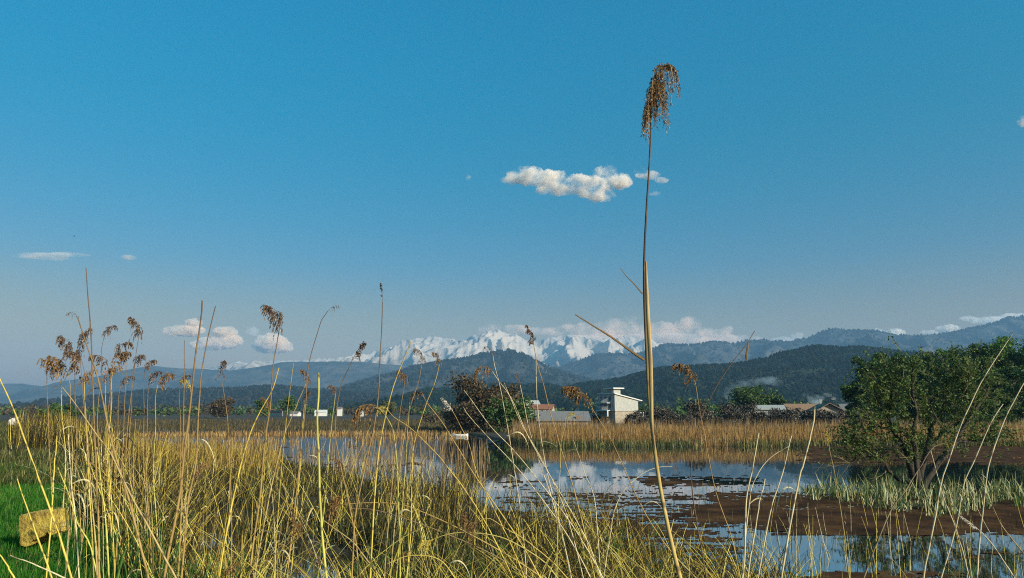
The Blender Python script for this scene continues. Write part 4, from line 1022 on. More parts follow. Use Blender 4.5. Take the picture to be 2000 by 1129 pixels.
# left cluster of plumed reeds: (tip x, tip y, plume size, direction, colour, foot x, label)
for i, (x, y, s, sd, pm, fx, lab) in enumerate([
    (205, 652, 26, 1, 'dark', 190, 'reed with a small brown plume curling right, first right of the highest left reed'),
    (271, 658, 40, -1, 'dark', 250, 'reed with a double tufted dark plume, highest plume of the left cluster'),
    (226, 688, 34, 1, 'dark', 205, 'reed with a lilac brown plume pointing right in the left cluster'),
    (224, 710, 36, 1, 'gold', 212, 'reed with a golden brown plume right under the lilac brown one'),
    (210, 712, 34, -1, 'dark', 220, 'reed with a brown plume leaning left over the sky gap in the left cluster'),
    (142, 690, 46, -1, 'dark', 150, 'reed with a long ragged plume crossing the leaning brown reed top'),
    (155, 680, 40, 1, 'dark', 168, 'reed with a greyish plume between the ragged plume and the highest reed'),
    (160, 705, 34, -1, 'dark', 172, 'reed with a reddish plume hanging just left of the highest left reed'),
    (113, 728, 40, -1, 'gold', 128, 'reed with a dense golden brown plume, left of three hanging side by side'),
    (133, 730, 46, -1, 'gold', 142, 'reed with the widest golden brown plume, middle of three hanging side by side'),
    (146, 726, 44, 1, 'dark', 150, 'reed with a dark brown plume, right of three hanging side by side'),
    (165, 745, 30, 1, 'gold', 172, 'reed with a small reddish plume under the three hanging plumes'),
    (206, 742, 34, 1, 'gold', 210, 'reed with an orange brown plume near the foot of the left cluster'),
    (236, 752, 26, 1, 'dark', 226, 'reed with a purplish plume bent right before the far ridge'),
    (246, 708, 30, -1, 'dark', 240, 'reed with a small greenish plume right in the left cluster'),
    (262, 712, 28, 1, 'dark', 252, 'reed with a grey plume beneath the highest plume of the left cluster'),
    (283, 722, 26, 1, 'dark', 280, 'reed with a thin wispy plume right of the left cluster'),
    (292, 745, 28, 1, 'dark', 285, 'reed with a reddish brown plume, left of the two below the far ridge peak'),
    (308, 752, 34, 1, 'gold', 300, 'reed with an olive brown plume, right of the two below the far ridge peak'),
    (92, 726, 20, 1, 'dark', 97, 'small lone reed with a bud shaped dark plume at the far left'),
    (353, 748, 22, 1, 'dark', 352, 'reed with a small dark plume left of the leaning pair'),
    (372, 756, 22, -1, 'yellow', 366, 'reed with a small yellow plume between the stems of the leaning pair')]):
    d = 5.6 + (i * 37 % 11) * 0.3
    kind = 'closed' if 'bud' in lab else ('droop' if s < 40 else 'arc')
    reed(lab, [(x, y), ((x * 2 + fx) / 3 - sd * 2, y + 30), ((x + fx) / 2, y + 80), (fx, y + 170), (fx + 8 * sd, y + 300)], 2.6, d, (kind, sd, s * 1.15, pm, dict(nbr=24, nsp=9, sp=1.2)), (), 'b' if pm == 'dark' else 'y')
for lab, x, y, s, sd, fx, pm in [('reed with a brown tuft half hidden behind the thick cut off reed', 655, 768, 22, -1, 640, 'gold'), ('reed with a dark tuft at the foot of the bowing thin reed', 594, 782, 24, 1, 585, 'dark'),
    ('reed with an orange tuft below the crooked orange reed', 525, 795, 26, -1, 515, 'gold'), ('reed with a shaggy orange brown plume in front of the snowy foothill', 790, 748, 34, -1, 770, 'gold'),
    ('reed with a greyish plume before the low dark hill at the centre', 800, 788, 34, 1, 790, 'dark')]:
    reed(lab, [(x, y), (x * .6 + fx * .4, y + 50), (fx, y + 150), (fx - 10, y + 260)], 2.6, 4.8, ('droop', sd, s * 1.1, pm, dict(nbr=22, nsp=9)), (), 'y')

# --- repeats that nothing tells apart: a few kinds, copied
def stem_proto(label, cat, group, seed, h, bend, w, plume=None, nl=2, mat='y'):
    rng = np.random.default_rng(seed)
    k = 16; t = np.linspace(0, 1, k); th = 0.02 + bend * t ** 1.8
    p = np.concatenate([[[0, 0, 0]], np.cumsum(np.stack([np.sin(th), 0 * th, np.cos(th)], 1)[:-1], 0)]) * h / (k - 1)
    e = empty('reed'); tag(e, label, cat, group)
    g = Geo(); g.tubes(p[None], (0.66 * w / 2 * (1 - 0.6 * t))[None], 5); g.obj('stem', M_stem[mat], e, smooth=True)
    if plume:
        plume_geo(p[-1], p[-1] - p[-2], np.array([1.0, 0.1, 0]), plume[1], plume[0], rng, nbr=18, nsp=8, sp=1.1).obj('plume', PL[plume[2]], e)
    for q in range(nl):
        i = int(k * (0.35 + 0.4 * rng.random())); sd = rng.choice([-1, 1])
        leaf_geo(p[i], np.array([sd, rng.normal(0, .5), 1.0]), 0.18 + 0.2 * rng.random(), 0.011, rng, 1.2).obj('leaf', M_pale, e)
    return e
def copy_thing(src):
    r = src.copy(); COL.objects.link(r)
    for ch in list(src.children):
        c = ch.copy(); COL.objects.link(c); c.parent = r
    return r
def zone(label, group, n, x0, x1, d0, d1, htop, seed, protos, zmin=None):
    rng = np.random.default_rng(seed); used = set(); made = 0
    while made < n:
        d = d0 + (d1 - d0) * rng.random(); x = x0 + (x1 - x0) * rng.random()
        X = (x - 1000) / F * d; z = float(ground_h(X, d))
        if zmin is not None and z > zmin: continue
        j = int(rng.integers(len(protos)))
        pr = protos[j]
        o = pr if j not in used else copy_thing(pr)
        used.add(j); made += 1
        h = htop[0] + (htop[1] - htop[0]) * rng.random()
        s = h / pr['h']
        o.location = (X, d, z - 0.03); o.rotation_euler = (rng.normal(0, 0.10), rng.normal(0, 0.16), rng.random() * 6.28); o.scale = (min(1, s * 1.1), min(1, s * 1.1), s)
    for j, pr in enumerate(protos):
        if j not in used:
            for c in list(pr.children): bpy.data.objects.remove(c)
            bpy.data.objects.remove(pr)
def protos(label, group, seed, kinds):
    out = []
    for i, (h, bend, w, pl, nl, m) in enumerate(kinds):
        o = stem_proto(label, 'reed', group, seed + i, h, bend, w, pl, nl, m); o['h'] = h; out.append(o)
    return out
ga = 'thin yellow reeds standing in the thicket at the left'
zone(None, ga, 56, 150, 540, 4.8, 10, (0.8, 1.7), 61, protos('slender yellow reed stem standing in the thicket at the left', ga, 500,
     [(2.0, 0.15, 0.009, None, 2, 'y'), (2.0, 0.5, 0.008, None, 3, 'y2'), (1.9, 0.3, 0.009, None, 1, 'y3'), (2.0, 0.9, 0.008, None, 2, 'p'), (2.0, 0.35, 0.009, None, 3, 'y2')]))
gb = 'thin straw reeds standing in the middle foreground'
zone(None, gb, 56, 520, 1050, 4.0, 8.5, (1.0, 2.1), 62, protos('slender straw coloured reed stem standing in the middle foreground', gb, 520,
     [(2.0, 0.2, 0.010, None, 2, 'y'), (2.0, 0.7, 0.009, None, 2, 'p'), (1.9, -0.4, 0.010, None, 2, 'y2'), (2.0, 1.2, 0.009, ('hang', 0.15, 'gold'), 2, 'y3')]))
gc = 'thin reeds standing in the shallow water at the lower right'
zone(None, gc, 56, 1430, 2000, 11.0, 22.0, (1.0, 2.0), 63, protos('thin brownish reed stem standing in the shallow water at the lower right', gc, 540,
     [(1.6, 0.15, 0.024, None, 0, 'y'), (1.6, 0.45, 0.022, None, 1, 'y'), (1.6, -0.2, 0.024, None, 0, 'p')]), zmin=0.3)
gd = 'thin pale reeds before the open water right of the centre'
zone(None, gd, 26, 1040, 1460, 3.8, 6.5, (1.2, 2.0), 64, protos('thin pale reed stem standing before the open water right of the centre', gd, 560,
     [(2.0, 0.3, 0.008, None, 1, 'p'), (2.0, 0.8, 0.008, None, 1, 'p'), (1.8, -0.5, 0.009, None, 0, 'y')]))

# --- masses nobody could count
def blades(name, label, cat, base, h, th0, th1, phi, w, mat, k=6, power=1.5, tip=0.15):
    n = len(base); t = np.linspace(0, 1, k)
    if len(base) and base[:, 1].min() < 17: h = gap(base, h)
    th = th0[:, None] + th1[:, None] * t[None] ** power
    ds = h[:, None] / (k - 1)
    r = np.concatenate([np.zeros((n, 1)), np.cumsum(np.sin(th[:, :-1]) * ds, 1)], 1)
    z = np.concatenate([np.zeros((n, 1)), np.cumsum(np.cos(th[:, :-1]) * ds, 1)], 1)
    V = np.stack([base[:, 0:1] + r * np.cos(phi)[:, None], base[:, 1:2] + r * np.sin(phi)[:, None], base[:, 2:3] + z], -1)
    gz = ground_h(V[..., 0], V[..., 1])
    V[..., 2] = np.maximum(V[..., 2], gz + 0.01)
    ww = w[:, None] * (1 - (1 - tip) * t[None] ** 2)
    rg = np.random.default_rng(n)
    a = rg.normal(0, 0.6, n)
    g = Geo(); g.ribbons(V, ww, np.stack([np.cos(a), np.sin(a), 0 * a], 1))
    o = g.obj(name, mat)
    return tag(o, label, cat, kind='stuff')
def scatter(rng, n, x0, x1, d0, d1, ok, power=1.0):
    """random ground points in a wedge of bearings (photo x) and distances"""
    out = []
    tot = 0
    while tot < n:
        m = n * 2
        d = d0 + (d1 - d0) * rng.random(m) ** power
        x = x0 + (x1 - x0) * rng.random(m)
        X = (x - 1000) / F * d
        q = ok(X, d); X = X[q]; d = d[q]
        out.append(np.stack([X, d, ground_h(X, d)], 1)); tot += len(X)
        if len(X) == 0: break
    return np.concatenate(out)[:n]
def clumpy(rng, X, d, f, thr, seed):
    return fbm(X * f, d * f, 3, seed) + 0.25 * rng.random(len(X)) > thr
rng = np.random.default_rng(7)
U = rng.random
def gap(b, h):
    """the cover stays low between the bank and the two near pools"""
    x, y = PX(b[:, 0], b[:, 1], b[:, 2])
    e = 14 * (U(len(b)) - 0.5)
    lim = np.full(len(b), 9.0)
    m1 = (np.abs(x + e - 402) < 62) & (b[:, 1] < 21); lim[m1] = (CAM_Z - 258 / F * b[m1, 1] - b[m1, 2])
    m2 = (np.abs(x + e - 575) < 105) & (b[:, 1] < 17); lim[m2] = (CAM_Z - 318 / F * b[m2, 1] - b[m2, 2])
    lim = np.where(U(len(b)) < 0.10, 9.0, lim)
    return np.minimum(h, np.maximum(lim, 0.05))
# grass on the bank
b_ = scatter(rng, 120000, -80, 380, 5.0, 19, lambda X, d: (bank_s(X, d) < 1.3) & clumpy(rng, X, d, 1.1, 0.40, 3), 1.3)
n = len(b_); blades('grass', 'lush bright green grass on the bank around the stone', 'grass', b_, 0.07 + 0.13 * U(n), rng.normal(0, .25, n), U(n) * 1.1, U(n) * 6.28, 0.006 + 0.004 * U(n), M_grass, 4)
b_ = scatter(rng, 60000, -120, 330, 14, 90, lambda X, d: bank_s(X, d) < 0.8, 1.4)
n = len(b_); blades('grass', 'rougher green grass along the top of the bank farther off', 'grass', b_, 0.10 + 0.22 * U(n) ** 2, rng.normal(0, .3, n), U(n) * 1.0, U(n) * 6.28, 0.012 + 0.012 * U(n), M_olive, 4)
# yellow reed bed along the edge of the bank
b_ = scatter(rng, 6500, 40, 540, 11, 50, lambda X, d: (bank_s(X, d) > np.where(d > 26, -1.9, 0.15)) & (bank_s(X, d) < 4.6) & clumpy(rng, X, d, 0.5, 0.56, 4), 1.0)
n = len(b_); blades('reed_bed', 'dense bed of yellow reeds along the edge of the bank at the left', 'reeds', b_, (0.8 + 1.0 * U(n)) * (0.75 + 0.2 * (b_[:, 2] > 1.2)), rng.normal(0, .16, n), U(n) ** 2 * 1.3, U(n) * 6.28, 0.012 + 0.012 * U(n), M_bed, 7)
b_ = scatter(rng, 11000, 60, 620, 8, 40, lambda X, d: (bank_s(X, d) > np.where(d > 26, -1.5, 0.0)) & (bank_s(X, d) < 5), 1.1)
n = len(b_); blades('reed_litter', 'broken brown stalks and leaves under the yellow reed bed', 'reeds', b_, 0.45 + 0.6 * U(n), rng.normal(0, .45, n), U(n) * 1.6, U(n) * 6.28, 0.012 + 0.010 * U(n), M_marsh, 6)
b_ = scatter(rng, 5200, 90, 560, 34, 66, lambda X, d: (bank_s(X, d) > 0.5) & (ground_h(X, d) > -0.12) & clumpy(rng, X, d, 0.3, 0.52, 44), 1.0)
n = len(b_); blades('reed_bed', 'golden reeds along the left shore of the lake beyond the bank', 'reeds', b_, 0.7 + 0.9 * U(n), rng.normal(0, .14, n), U(n) * 0.8, U(n) * 6.28, 0.020 + 0.018 * U(n), M_bed2, 5)
b_ = scatter(rng, 9000, 90, 800, 40, 66, lambda X, d: (bank_s(X, d) > 0.5) & (ground_h(X, d) > -0.05), 1.0)
n = len(b_); blades('marsh_grass', 'low olive marsh grass along the left shore of the lake', 'grass', b_, 0.2 + 0.4 * U(n), rng.normal(0, .35, n), U(n) * 1.2, U(n) * 6.28, 0.03 + 0.02 * U(n), M_marsh, 5)
# near tangle of bent reeds on the slope
b_ = scatter(rng, 3300, 120, 1520, 4.5, 13, lambda X, d: (bank_s(X, d) > 0.0) & (bank_s(X, d) < 8) & clumpy(rng, X, d, 0.9, 0.45, 6) & (pool_r(X, d) > 1.25) & (ground_h(X, d) > -0.02), 0.9)
n = len(b_); blades('bent_reeds', 'tangle of bent yellow reeds on the slope in the foreground', 'reeds', b_, 0.7 + 0.8 * U(n), np.abs(rng.normal(0, .35, n)), U(n) ** 1.3 * 1.7, np.where(U(n) < 0.45, rng.normal(0.2, 0.6, n), rng.normal(3.1, 0.6, n)), 0.006 + 0.005 * U(n), M_bed, 9, 1.6, 0.4)
b_ = scatter(rng, 950, 560, 1500, 4.4, 11, lambda X, d: (bank_s(X, d) > 0.2) & (bank_s(X, d) < 9), 1.0)
n = len(b_); blades('fallen_reeds', 'long bright yellow reeds fallen across each other in the lower middle', 'reeds', b_, 1.1 + 1.1 * U(n), 0.15 + 0.5 * U(n), 0.5 + 1.1 * U(n), np.where(U(n) < 0.3, rng.normal(0.1, 0.5, n), rng.normal(3.1, 0.5, n)), 0.0055 + 0.003 * U(n), M_straw, 11, 1.4, 0.5)
b_ = scatter(rng, 2600, 1000, 1520, 10.5, 19, lambda X, d: (ground_h(X, d) > -0.03) & (bank_s(X, d) > 4), 1.0)
n = len(b_); blades('bent_reeds', 'tangle of bent straw reeds along the near shore at the bottom right of the centre', 'reeds', b_, 0.5 + 0.8 * U(n), np.abs(rng.normal(0, .4, n)), U(n) * 1.5, np.where(U(n) < 0.35, rng.normal(0.2, 0.6, n), rng.normal(3.1, 0.6, n)), 0.011 + 0.008 * U(n), M_bed, 8, 1.5, 0.4)
b_ = scatter(rng, 480, 130, 620, 4.6, 10, lambda X, d: (bank_s(X, d) > 0.0) & (bank_s(X, d) < 9), 1.0)
n = len(b_); blades('leaning_reeds', 'thin bright yellow reeds leaning across each other at the lower left', 'reeds', b_, 0.7 + 0.9 * U(n), 0.1 + 0.45 * U(n), 0.2 + 0.9 * U(n), np.where(U(n) < 0.6, rng.normal(0.1, 0.5, n), rng.normal(3.1, 0.5, n)), 0.005 + 0.003 * U(n), M_straw, 9, 1.4, 0.5)
b_ = scatter(rng, 12000, 100, 1560, 4.5, 16, lambda X, d: (bank_s(X, d) > -0.1) & (pool_r(X, d) > 1.25) & (ground_h(X, d) > -0.02), 0.9)
n = len(b_); blades('dry_grass', 'dense dry grass and sedge between the foreground reeds', 'grass', b_, 0.18 + 0.38 * U(n), np.abs(rng.normal(0, .45, n)), U(n) * 1.9, U(n) * 6.28, 0.006 + 0.005 * U(n), M_marsh, 6)
b_ = scatter(rng, 4500, 100, 1560, 4.5, 17, lambda X, d: (bank_s(X, d) > -0.2) & (pool_r(X, d) > 1.25) & (ground_h(X, d) > -0.02) & clumpy(rng, X, d, 0.8, 0.62, 16), 0.9)
n = len(b_); blades('sedge', 'green sedge tufts among the foreground reeds', 'grass', b_, 0.35 + 0.45 * U(n), np.abs(rng.normal(0, .2, n)), U(n) * 0.8, U(n) * 6.28, 0.008 + 0.007 * U(n), M_sedge, 6)
# marsh between slope and water
b_ = scatter(rng, 34000, 60, 1420, 13, 46, lambda X, d: (bank_s(X, d) > 1.5) & (pool_r(X, d) > 1.2) & (ground_h(X, d) > 0.0) & clumpy(rng, X, d, 0.55, 0.46, 8), 1.0)
n = len(b_); shf = 0.35 + 0.65 * smooth(1, 12, near_shore(b_[:, 0], b_[:, 1]) - b_[:, 1]); blades('marsh_grass', 'matted brown and olive marsh grass down to the edge of the water', 'grass', b_, (0.22 + 0.55 * U(n) ** 1.5) * shf, np.abs(rng.normal(0, .4, n)), U(n) * 1.5, U(n) * 6.28, 0.012 + 0.010 * U(n), M_marsh, 6)
b_ = scatter(rng, 7000, 60, 1420, 13, 46, lambda X, d: (bank_s(X, d) > 1.5) & (pool_r(X, d) > 1.25) & (ground_h(X, d) > -0.1) & clumpy(rng, X, d, 0.4, 0.54, 18), 1.0)
n = len(b_); blades('marsh_sedge', 'taller olive sedge clumps across the marsh', 'grass', b_, (0.4 + 0.55 * U(n)) * (0.35 + 0.65 * smooth(1, 14, near_shore(b_[:, 0], b_[:, 1]) - b_[:, 1])), np.abs(rng.normal(0, .25, n)), U(n) * 0.9, U(n) * 6.28, 0.014 + 0.010 * U(n), M_olive, 6)
b_ = scatter(rng, 2600, 300, 1250, 15, 34, lambda X, d: (bank_s(X, d) > 2.0) & (pool_r(X, d) > 1.3) & (ground_h(X, d) > -0.15) & clumpy(rng, X, d, 0.3, 0.50, 28), 1.0)
n = len(b_); blades('marsh_reeds', 'yellow dead reeds leaning over the marsh in the middle distance', 'reeds', b_, 0.8 + 0.9 * U(n), np.abs(rng.normal(0, .3, n)), U(n) * 1.3, U(n) * 6.28, 0.014 + 0.008 * U(n), M_bed, 7)
# thin stalks standing in the water at the left
b_ = scatter(rng, 900, 300, 960, 36, 66, lambda X, d: (ground_h(X, d) < 0.02) & clumpy(rng, X, d, 0.22, 0.52, 38), 1.0)
b_[:, 2] = -0.1; n = len(b_); blades('water_stalks', 'sparse grey brown stalks standing in the pale water left of the centre', 'reeds', b_, 0.6 + 1.0 * U(n), rng.normal(0, .12, n), U(n) * 0.5, U(n) * 6.28, 0.022 + 0.016 * U(n), M_brownstem, 4)
# reed islands in the left part of the lake
def islands(X, d):
    a = np.zeros(len(X), bool)
    for (cx, cy, rx, ry) in [(-12, 84, 7, 1.6), (-20, 97, 12, 1.5), (-44, 96, 14, 3), (-19, 102, 26, 1.8), (-28, 76, 5, 1.2), (-15, 73, 3.0, 0.7)]:
        a |= ((X - cx) / rx) ** 2 + ((d - cy) / ry) ** 2 < 1 + 0.5 * (fbm(X * 0.3, d * 0.3, 2, 4) - 0.5)
    return a
b_ = scatter(rng, 4200, 100, 1030, 66, 106, islands, 1.0)
b_[:, 2] = -0.1; n = len(b_); blades('reed_island', 'low russet reed islands in the lake left of the big dark bush', 'reeds', b_, 0.3 + 0.55 * U(n), rng.normal(0, .2, n), U(n) * 0.6, U(n) * 6.28, 0.035 + 0.03 * U(n), M_belt, 4)
# far belt
b_ = scatter(rng, 26000, 840, 2120, 68, 78, lambda X, d: (d > far_shore(X) - 0.8) & (d < far_shore(X) + 7), 1.0)
n = len(b_); blades('reed_belt', 'long belt of russet and golden reeds along the far shore', 'reeds', b_, (0.9 + 0.9 * U(n)) * (0.65 + 0.7 * fbm(b_[:, 0] * 0.25, b_[:, 1] * 0.4, 4, 2)), rng.normal(0, .12, n), U(n) * 0.5, U(n) * 6.28, 0.022 + 0.022 * U(n), M_belt, 4)
b_ = scatter(rng, 6000, 1000, 2120, 76, 98, lambda X, d: (d > far_shore(X) + 5), 1.0)
n = len(b_); blades('dark_reeds', 'grey brown rank growth behind the russet reed belt', 'reeds', b_, 1.3 + 1.0 * U(n), rng.normal(0, .12, n), U(n) * 0.4, U(n) * 6.28, 0.03 + 0.03 * U(n), M_brownstem, 4)
b_ = scatter(rng, 6000, 900, 2100, 64.5, 70, lambda X, d: (d > far_shore(X) - 1.8) & (d < far_shore(X) + 0.4) & clumpy(rng, X, d, 0.15, 0.5, 48), 1.0)  # dark sedge strip added in place of shadow along the foot of the belt
b_[:, 2] = -0.05; n = len(b_); blades('shadow_sedge', 'low dark green sedge strip standing in for the shadow line below the russet reed belt', 'grass', b_, 0.4 + 0.5 * U(n), rng.normal(0, .2, n), U(n) * 0.8, U(n) * 6.28, 0.03 + 0.02 * U(n), M_olive, 4)
b_ = scatter(rng, 20000, -100, 1150, 104, 220, lambda X, d: (bank_s(X, d) > 0.5) & (ground_h(X, d) > 0.05), 1.3)
n = len(b_); blades('meadow', 'brown rough meadow beyond the lake at the left', 'grass', b_, 0.25 + 0.5 * U(n), rng.normal(0, .2, n), U(n) * 0.7, U(n) * 6.28, 0.05 + 0.06 * U(n), M_meadow, 3)
# pale marsh leaves under the willow, growing in tufts
nc_ = 135; cx = 1550 + 530 * U(nc_); cd_ = 25.0 + 6.0 * U(nc_) + 1.4 * np.sin(cx / 60.0)
cX = (cx - 1000) / F * cd_; m_ = 17
b_ = np.stack([np.repeat(cX, m_) + rng.normal(0, .16, nc_ * m_), np.repeat(cd_, m_) + rng.normal(0, .16, nc_ * m_), np.full(nc_ * m_, -0.1)], 1)
n = len(b_); fr = smooth(10, 14, b_[:, 0]); hc = np.repeat(0.25 + 0.85 * U(nc_) ** 1.7, m_)
blades('cattail_bed', 'bed of pale green and straw marsh leaves around the foot of the willow', 'reeds', b_, hc * (0.5 + 0.6 * U(n)) * (0.6 + 0.55 * fr), np.abs(rng.normal(0, .25, n)), U(n) ** 2 * 2.4, U(n) * 6.28, 0.024 + 0.03 * U(n), M_cat, 7, 2.0)

# green blade clumps standing out at the bottom
def clump(label, x, y, z, hpx, nb, seed, mat=None):
    p = G(x, y, z); d = p[1]; rng = np.random.default_rng(seed)
    e = empty('sedge_clump', (p[0], p[1], float(ground_h(p[0], p[1])) - 0.02)); tag(e, label, 'sedge')
    h = hpx * d / F * (0.55 + 0.5 * rng.random(nb)); k = 8; t = np.linspace(0, 1, k)
    th = np.abs(rng.normal(0, 0.16, nb))[:, None] + (rng.random(nb) * 0.7)[:, None] * t ** 2; ph = rng.random(nb) * 6.28
    r = np.cumsum(np.sin(th), 1) * (h / k)[:, None]; zz = np.cumsum(np.cos(th), 1) * (h / k)[:, None]
    b0 = rng.normal(0, 0.05, (nb, 2))
    V = np.stack([b0[:, :1] + r * np.cos(ph)[:, None], b0[:, 1:] + r * np.sin(ph)[:, None], zz], -1)
    g = Geo(); a = rng.normal(0, .7, nb)
    g.ribbons(V, np.repeat((0.020 * (1 - 0.9 * t ** 2))[None], nb, 0), np.stack([np.cos(a), np.sin(a), 0 * a], 1))
    g.obj('blades', mat or M_sedge, e); return e
for i, (lab, x, y, hp, nb) in enumerate([
    ('tall clump of green blades left of the foot of the tallest reed', 1200, 1128, 100, 26), ('small green clump nearer the centre bottom', 980, 1120, 70, 18),
    ('green clump right of the foot of the tallest reed', 1385, 1125, 90, 26), ('broad pale green clump at the bottom right of centre', 1445, 1128, 80, 24),
    ('dark green clump at the near edge of the streaked water', 1280, 1040, 70, 20), ('pale green spiky clump at the bottom in the open pool', 1715, 1135, 60, 18),
    ('tall green clump with straw tips at the bottom, right of the open pool', 1880, 1140, 110, 26), ('green clump in the marsh below the big dark bush', 1050, 965, 45, 16),
    ('small green clump at the right border beyond the brown water', 1990, 985, 60, 22), ('leafy clump at the bottom right under the white plume', 1800, 1140, 60, 18)]):
    clump(lab, x, y, 0.1, hp, nb, 700 + i)

# --- floating brown weed on the water
ys = np.arange(869, 1160, 1.1); xs = np.arange(430, 2080, 2.0)
PXg, PYg = np.meshgrid(xs, ys)
gg = np.array([ray(0, y) for y in ys])
Dg = ((0.006 - CAM_Z) / gg[:, 2] * gg[:, 1])[:, None] + 0 * PXg
dep = Dg * CT + (0.006 - CAM_Z) * ST
Xg = (PXg - 1000) / F * dep
def box_f(x0, x1, y0, y1, s=18, sy=8):
    return smooth(x0 - s, x0 + s, PXg) * (1 - smooth(x1 - s, x1 + s, PXg)) * smooth(y0 - sy, y0 + sy, PYg) * (1 - smooth(y1 - sy, y1 + sy, PYg))
wgt = 0.18 + 0 * PXg
def put(v, *a, **k):
    global wgt
    m = box_f(*a, **k); wgt = wgt * (1 - m) + v * m
put(0.34, 900, 1600, 905, 960, 60, 8)
put(0.56, 940, 1420, 958, 1060, 40, 8)
put(0.92, 1380, 2200, 962, 1046, 70, 8)
put(0.72, 1260, 1480, 930, 950, 30, 6)
put(0.85, 1560, 2200, 866, 906, 60, 8)
put(0.55, 1080, 1480, 1020, 1180, 50, 12)
put(0.10, 1510, 1830, 1050, 1105, 50, 6)
put(0.34, 1830, 2100, 1075, 1200, 40, 10)
put(0.60, 1460, 1900, 1112, 1200, 50, 6)
put(0.35, 430, 880, 866, 920, 40, 8)
nz = 0.36 * fbm(Xg * 0.28, Dg * 0.62, 5, 91, 0.6) + 0.36 * fbm(Xg * 0.9, Dg * 3.2, 4, 92, 0.6) + 0.28 * fbm(Xg * 5.0, Dg * 9.0, 3, 93, 0.6)
nz = np.clip((nz - 0.5) * 2.2 + 0.5, 0, 1)
keep = (nz < wgt + 0.10 * (np.random.default_rng(11).random(nz.shape) - 0.5))
keep = keep & (ground_h(Xg, Dg) < 0.0)
kf = keep[:-1, :-1] & keep[:-1, 1:] & keep[1:, 1:] & keep[1:, :-1]
idx = np.arange(PXg.size).reshape(PXg.shape)
q = np.stack([idx[:-1, :-1], idx[1:, :-1], idx[1:, 1:], idx[:-1, 1:]], -1)[kf]
used = np.unique(q); remap = np.full(PXg.size, -1); remap[used] = np.arange(len(used))
Vw = np.stack([Xg, Dg, 0.006 + 0.03 * np.clip(fbm(Xg * 3.0, Dg * 6.0, 3, 95) - 0.42, 0, 1)], -1).reshape(-1, 3)[used]
M_weed = mat_noise('russet water weed', [(0.3, (0.018, 0.010, 0.007)), (0.45, (0.045, 0.022, 0.011)), (0.6, (0.085, 0.040, 0.017)), (0.75, (0.11, 0.075, 0.03))], 0.8, 1.0, 8, 0.8, 0.02)
M_weed.node_tree.nodes['Principled BSDF'].inputs['Specular IOR Level'].default_value = 0.05
weed = obj_np('floating_weed', Vw, [remap[q]], M_weed)
tag(weed, 'russet brown floating weed in patches and streaks on the lake', 'water weed', kind='stuff')
b_ = scatter(rng, 2600, 1000, 2080, 12.5, 33, lambda X, d: (ground_h(X, d) < -0.05) & clumpy(rng, X, d, 0.35, 0.50, 68), 1.0)
b_[:, 2] = -0.05; n = len(b_); blades('reed_stubble', 'sparse dark stubble of dead stalks poking out of the weedy water', 'reeds', b_, 0.08 + 0.45 * U(n) ** 2, rng.normal(0, .25, n), U(n) * 0.6, U(n) * 6.28, 0.010 + 0.008 * U(n), M_marsh, 4)
# --- the stone on the bank
M_rock, nt, b = new_mat('lichen covered stone')
f = noise_node(nt, 9, 6, 0.65); f2 = noise_node(nt, 32, 5, 0.7)
nt.links.new(ramp(nt, f, [(0.3, (0.16, 0.10, 0.03)), (0.45, (0.50, 0.35, 0.06)), (0.6, (0.74, 0.55, 0.09)), (0.8, (0.70, 0.58, 0.26))]), b.inputs['Base Color'])
b.inputs['Roughness'].default_value = 0.95; bump(nt, b, f2, 1.0, 0.06)
sd_ = 7.6
outl = [(31, 1006), (60, 1001), (85, 998), (108, 996), (111, 1020), (112, 1042), (101, 1046), (95, 1039), (86, 1046), (76, 1050), (64, 1056), (56, 1066), (44, 1069), (37, 1064), (33, 1040)]
outl = [(68 + (x - 68) * 0.88, 1033 + (y - 1033) * 0.97) for x, y in outl]
c0 = P(68, 1030, sd_); bm = bmesh.new()
fr = [bm.verts.new(P(x, y, sd_ - 0.10 * (x - 30) / 80)) for x, y in outl]
f0 = bm.faces.new(fr)
ext = bmesh.ops.extrude_face_region(bm, geom=[f0])
for v in [e for e in ext['geom'] if isinstance(e, bmesh.types.BMVert)]:
    v.co += Vector((-0.03, 0.30, -0.01))
bmesh.ops.recalc_face_normals(bm, faces=bm.faces[:])
bmesh.ops.triangulate(bm, faces=bm.faces[:])
for _ in range(4):
    bmesh.ops.subdivide_edges(bm, edges=[e for e in bm.edges if e.calc_length() > 0.03], cuts=1, use_grid_fill=True)
    bmesh.ops.triangulate(bm, faces=bm.faces[:])
rs = np.random.default_rng(5)
for v in bm.verts:
    c = v.co
    k = 0.018 * (fbm(c.x * 14 + c.z * 9, c.y * 14 + c.z * 7, 3, 3) - 0.5) + 0.012 * (fbm(c.x * 40 + c.z * 31, c.z * 40 - c.y * 31, 2, 4) - 0.5)
    v.co += Vector(c - Vector(c0)).normalized() * float(k) * 2
me = bpy.data.meshes.new('stone'); bm.to_mesh(me); bm.free()
me.transform(Matrix.Translation(-Vector(c0)))
me.materials.append(M_rock)
st = bpy.data.objects.new('stone', me); st.location = tuple(c0); COL.objects.link(st)
tag(st, 'squarish block of rough yellow stone with a notched corner on the green bank', 'stone')
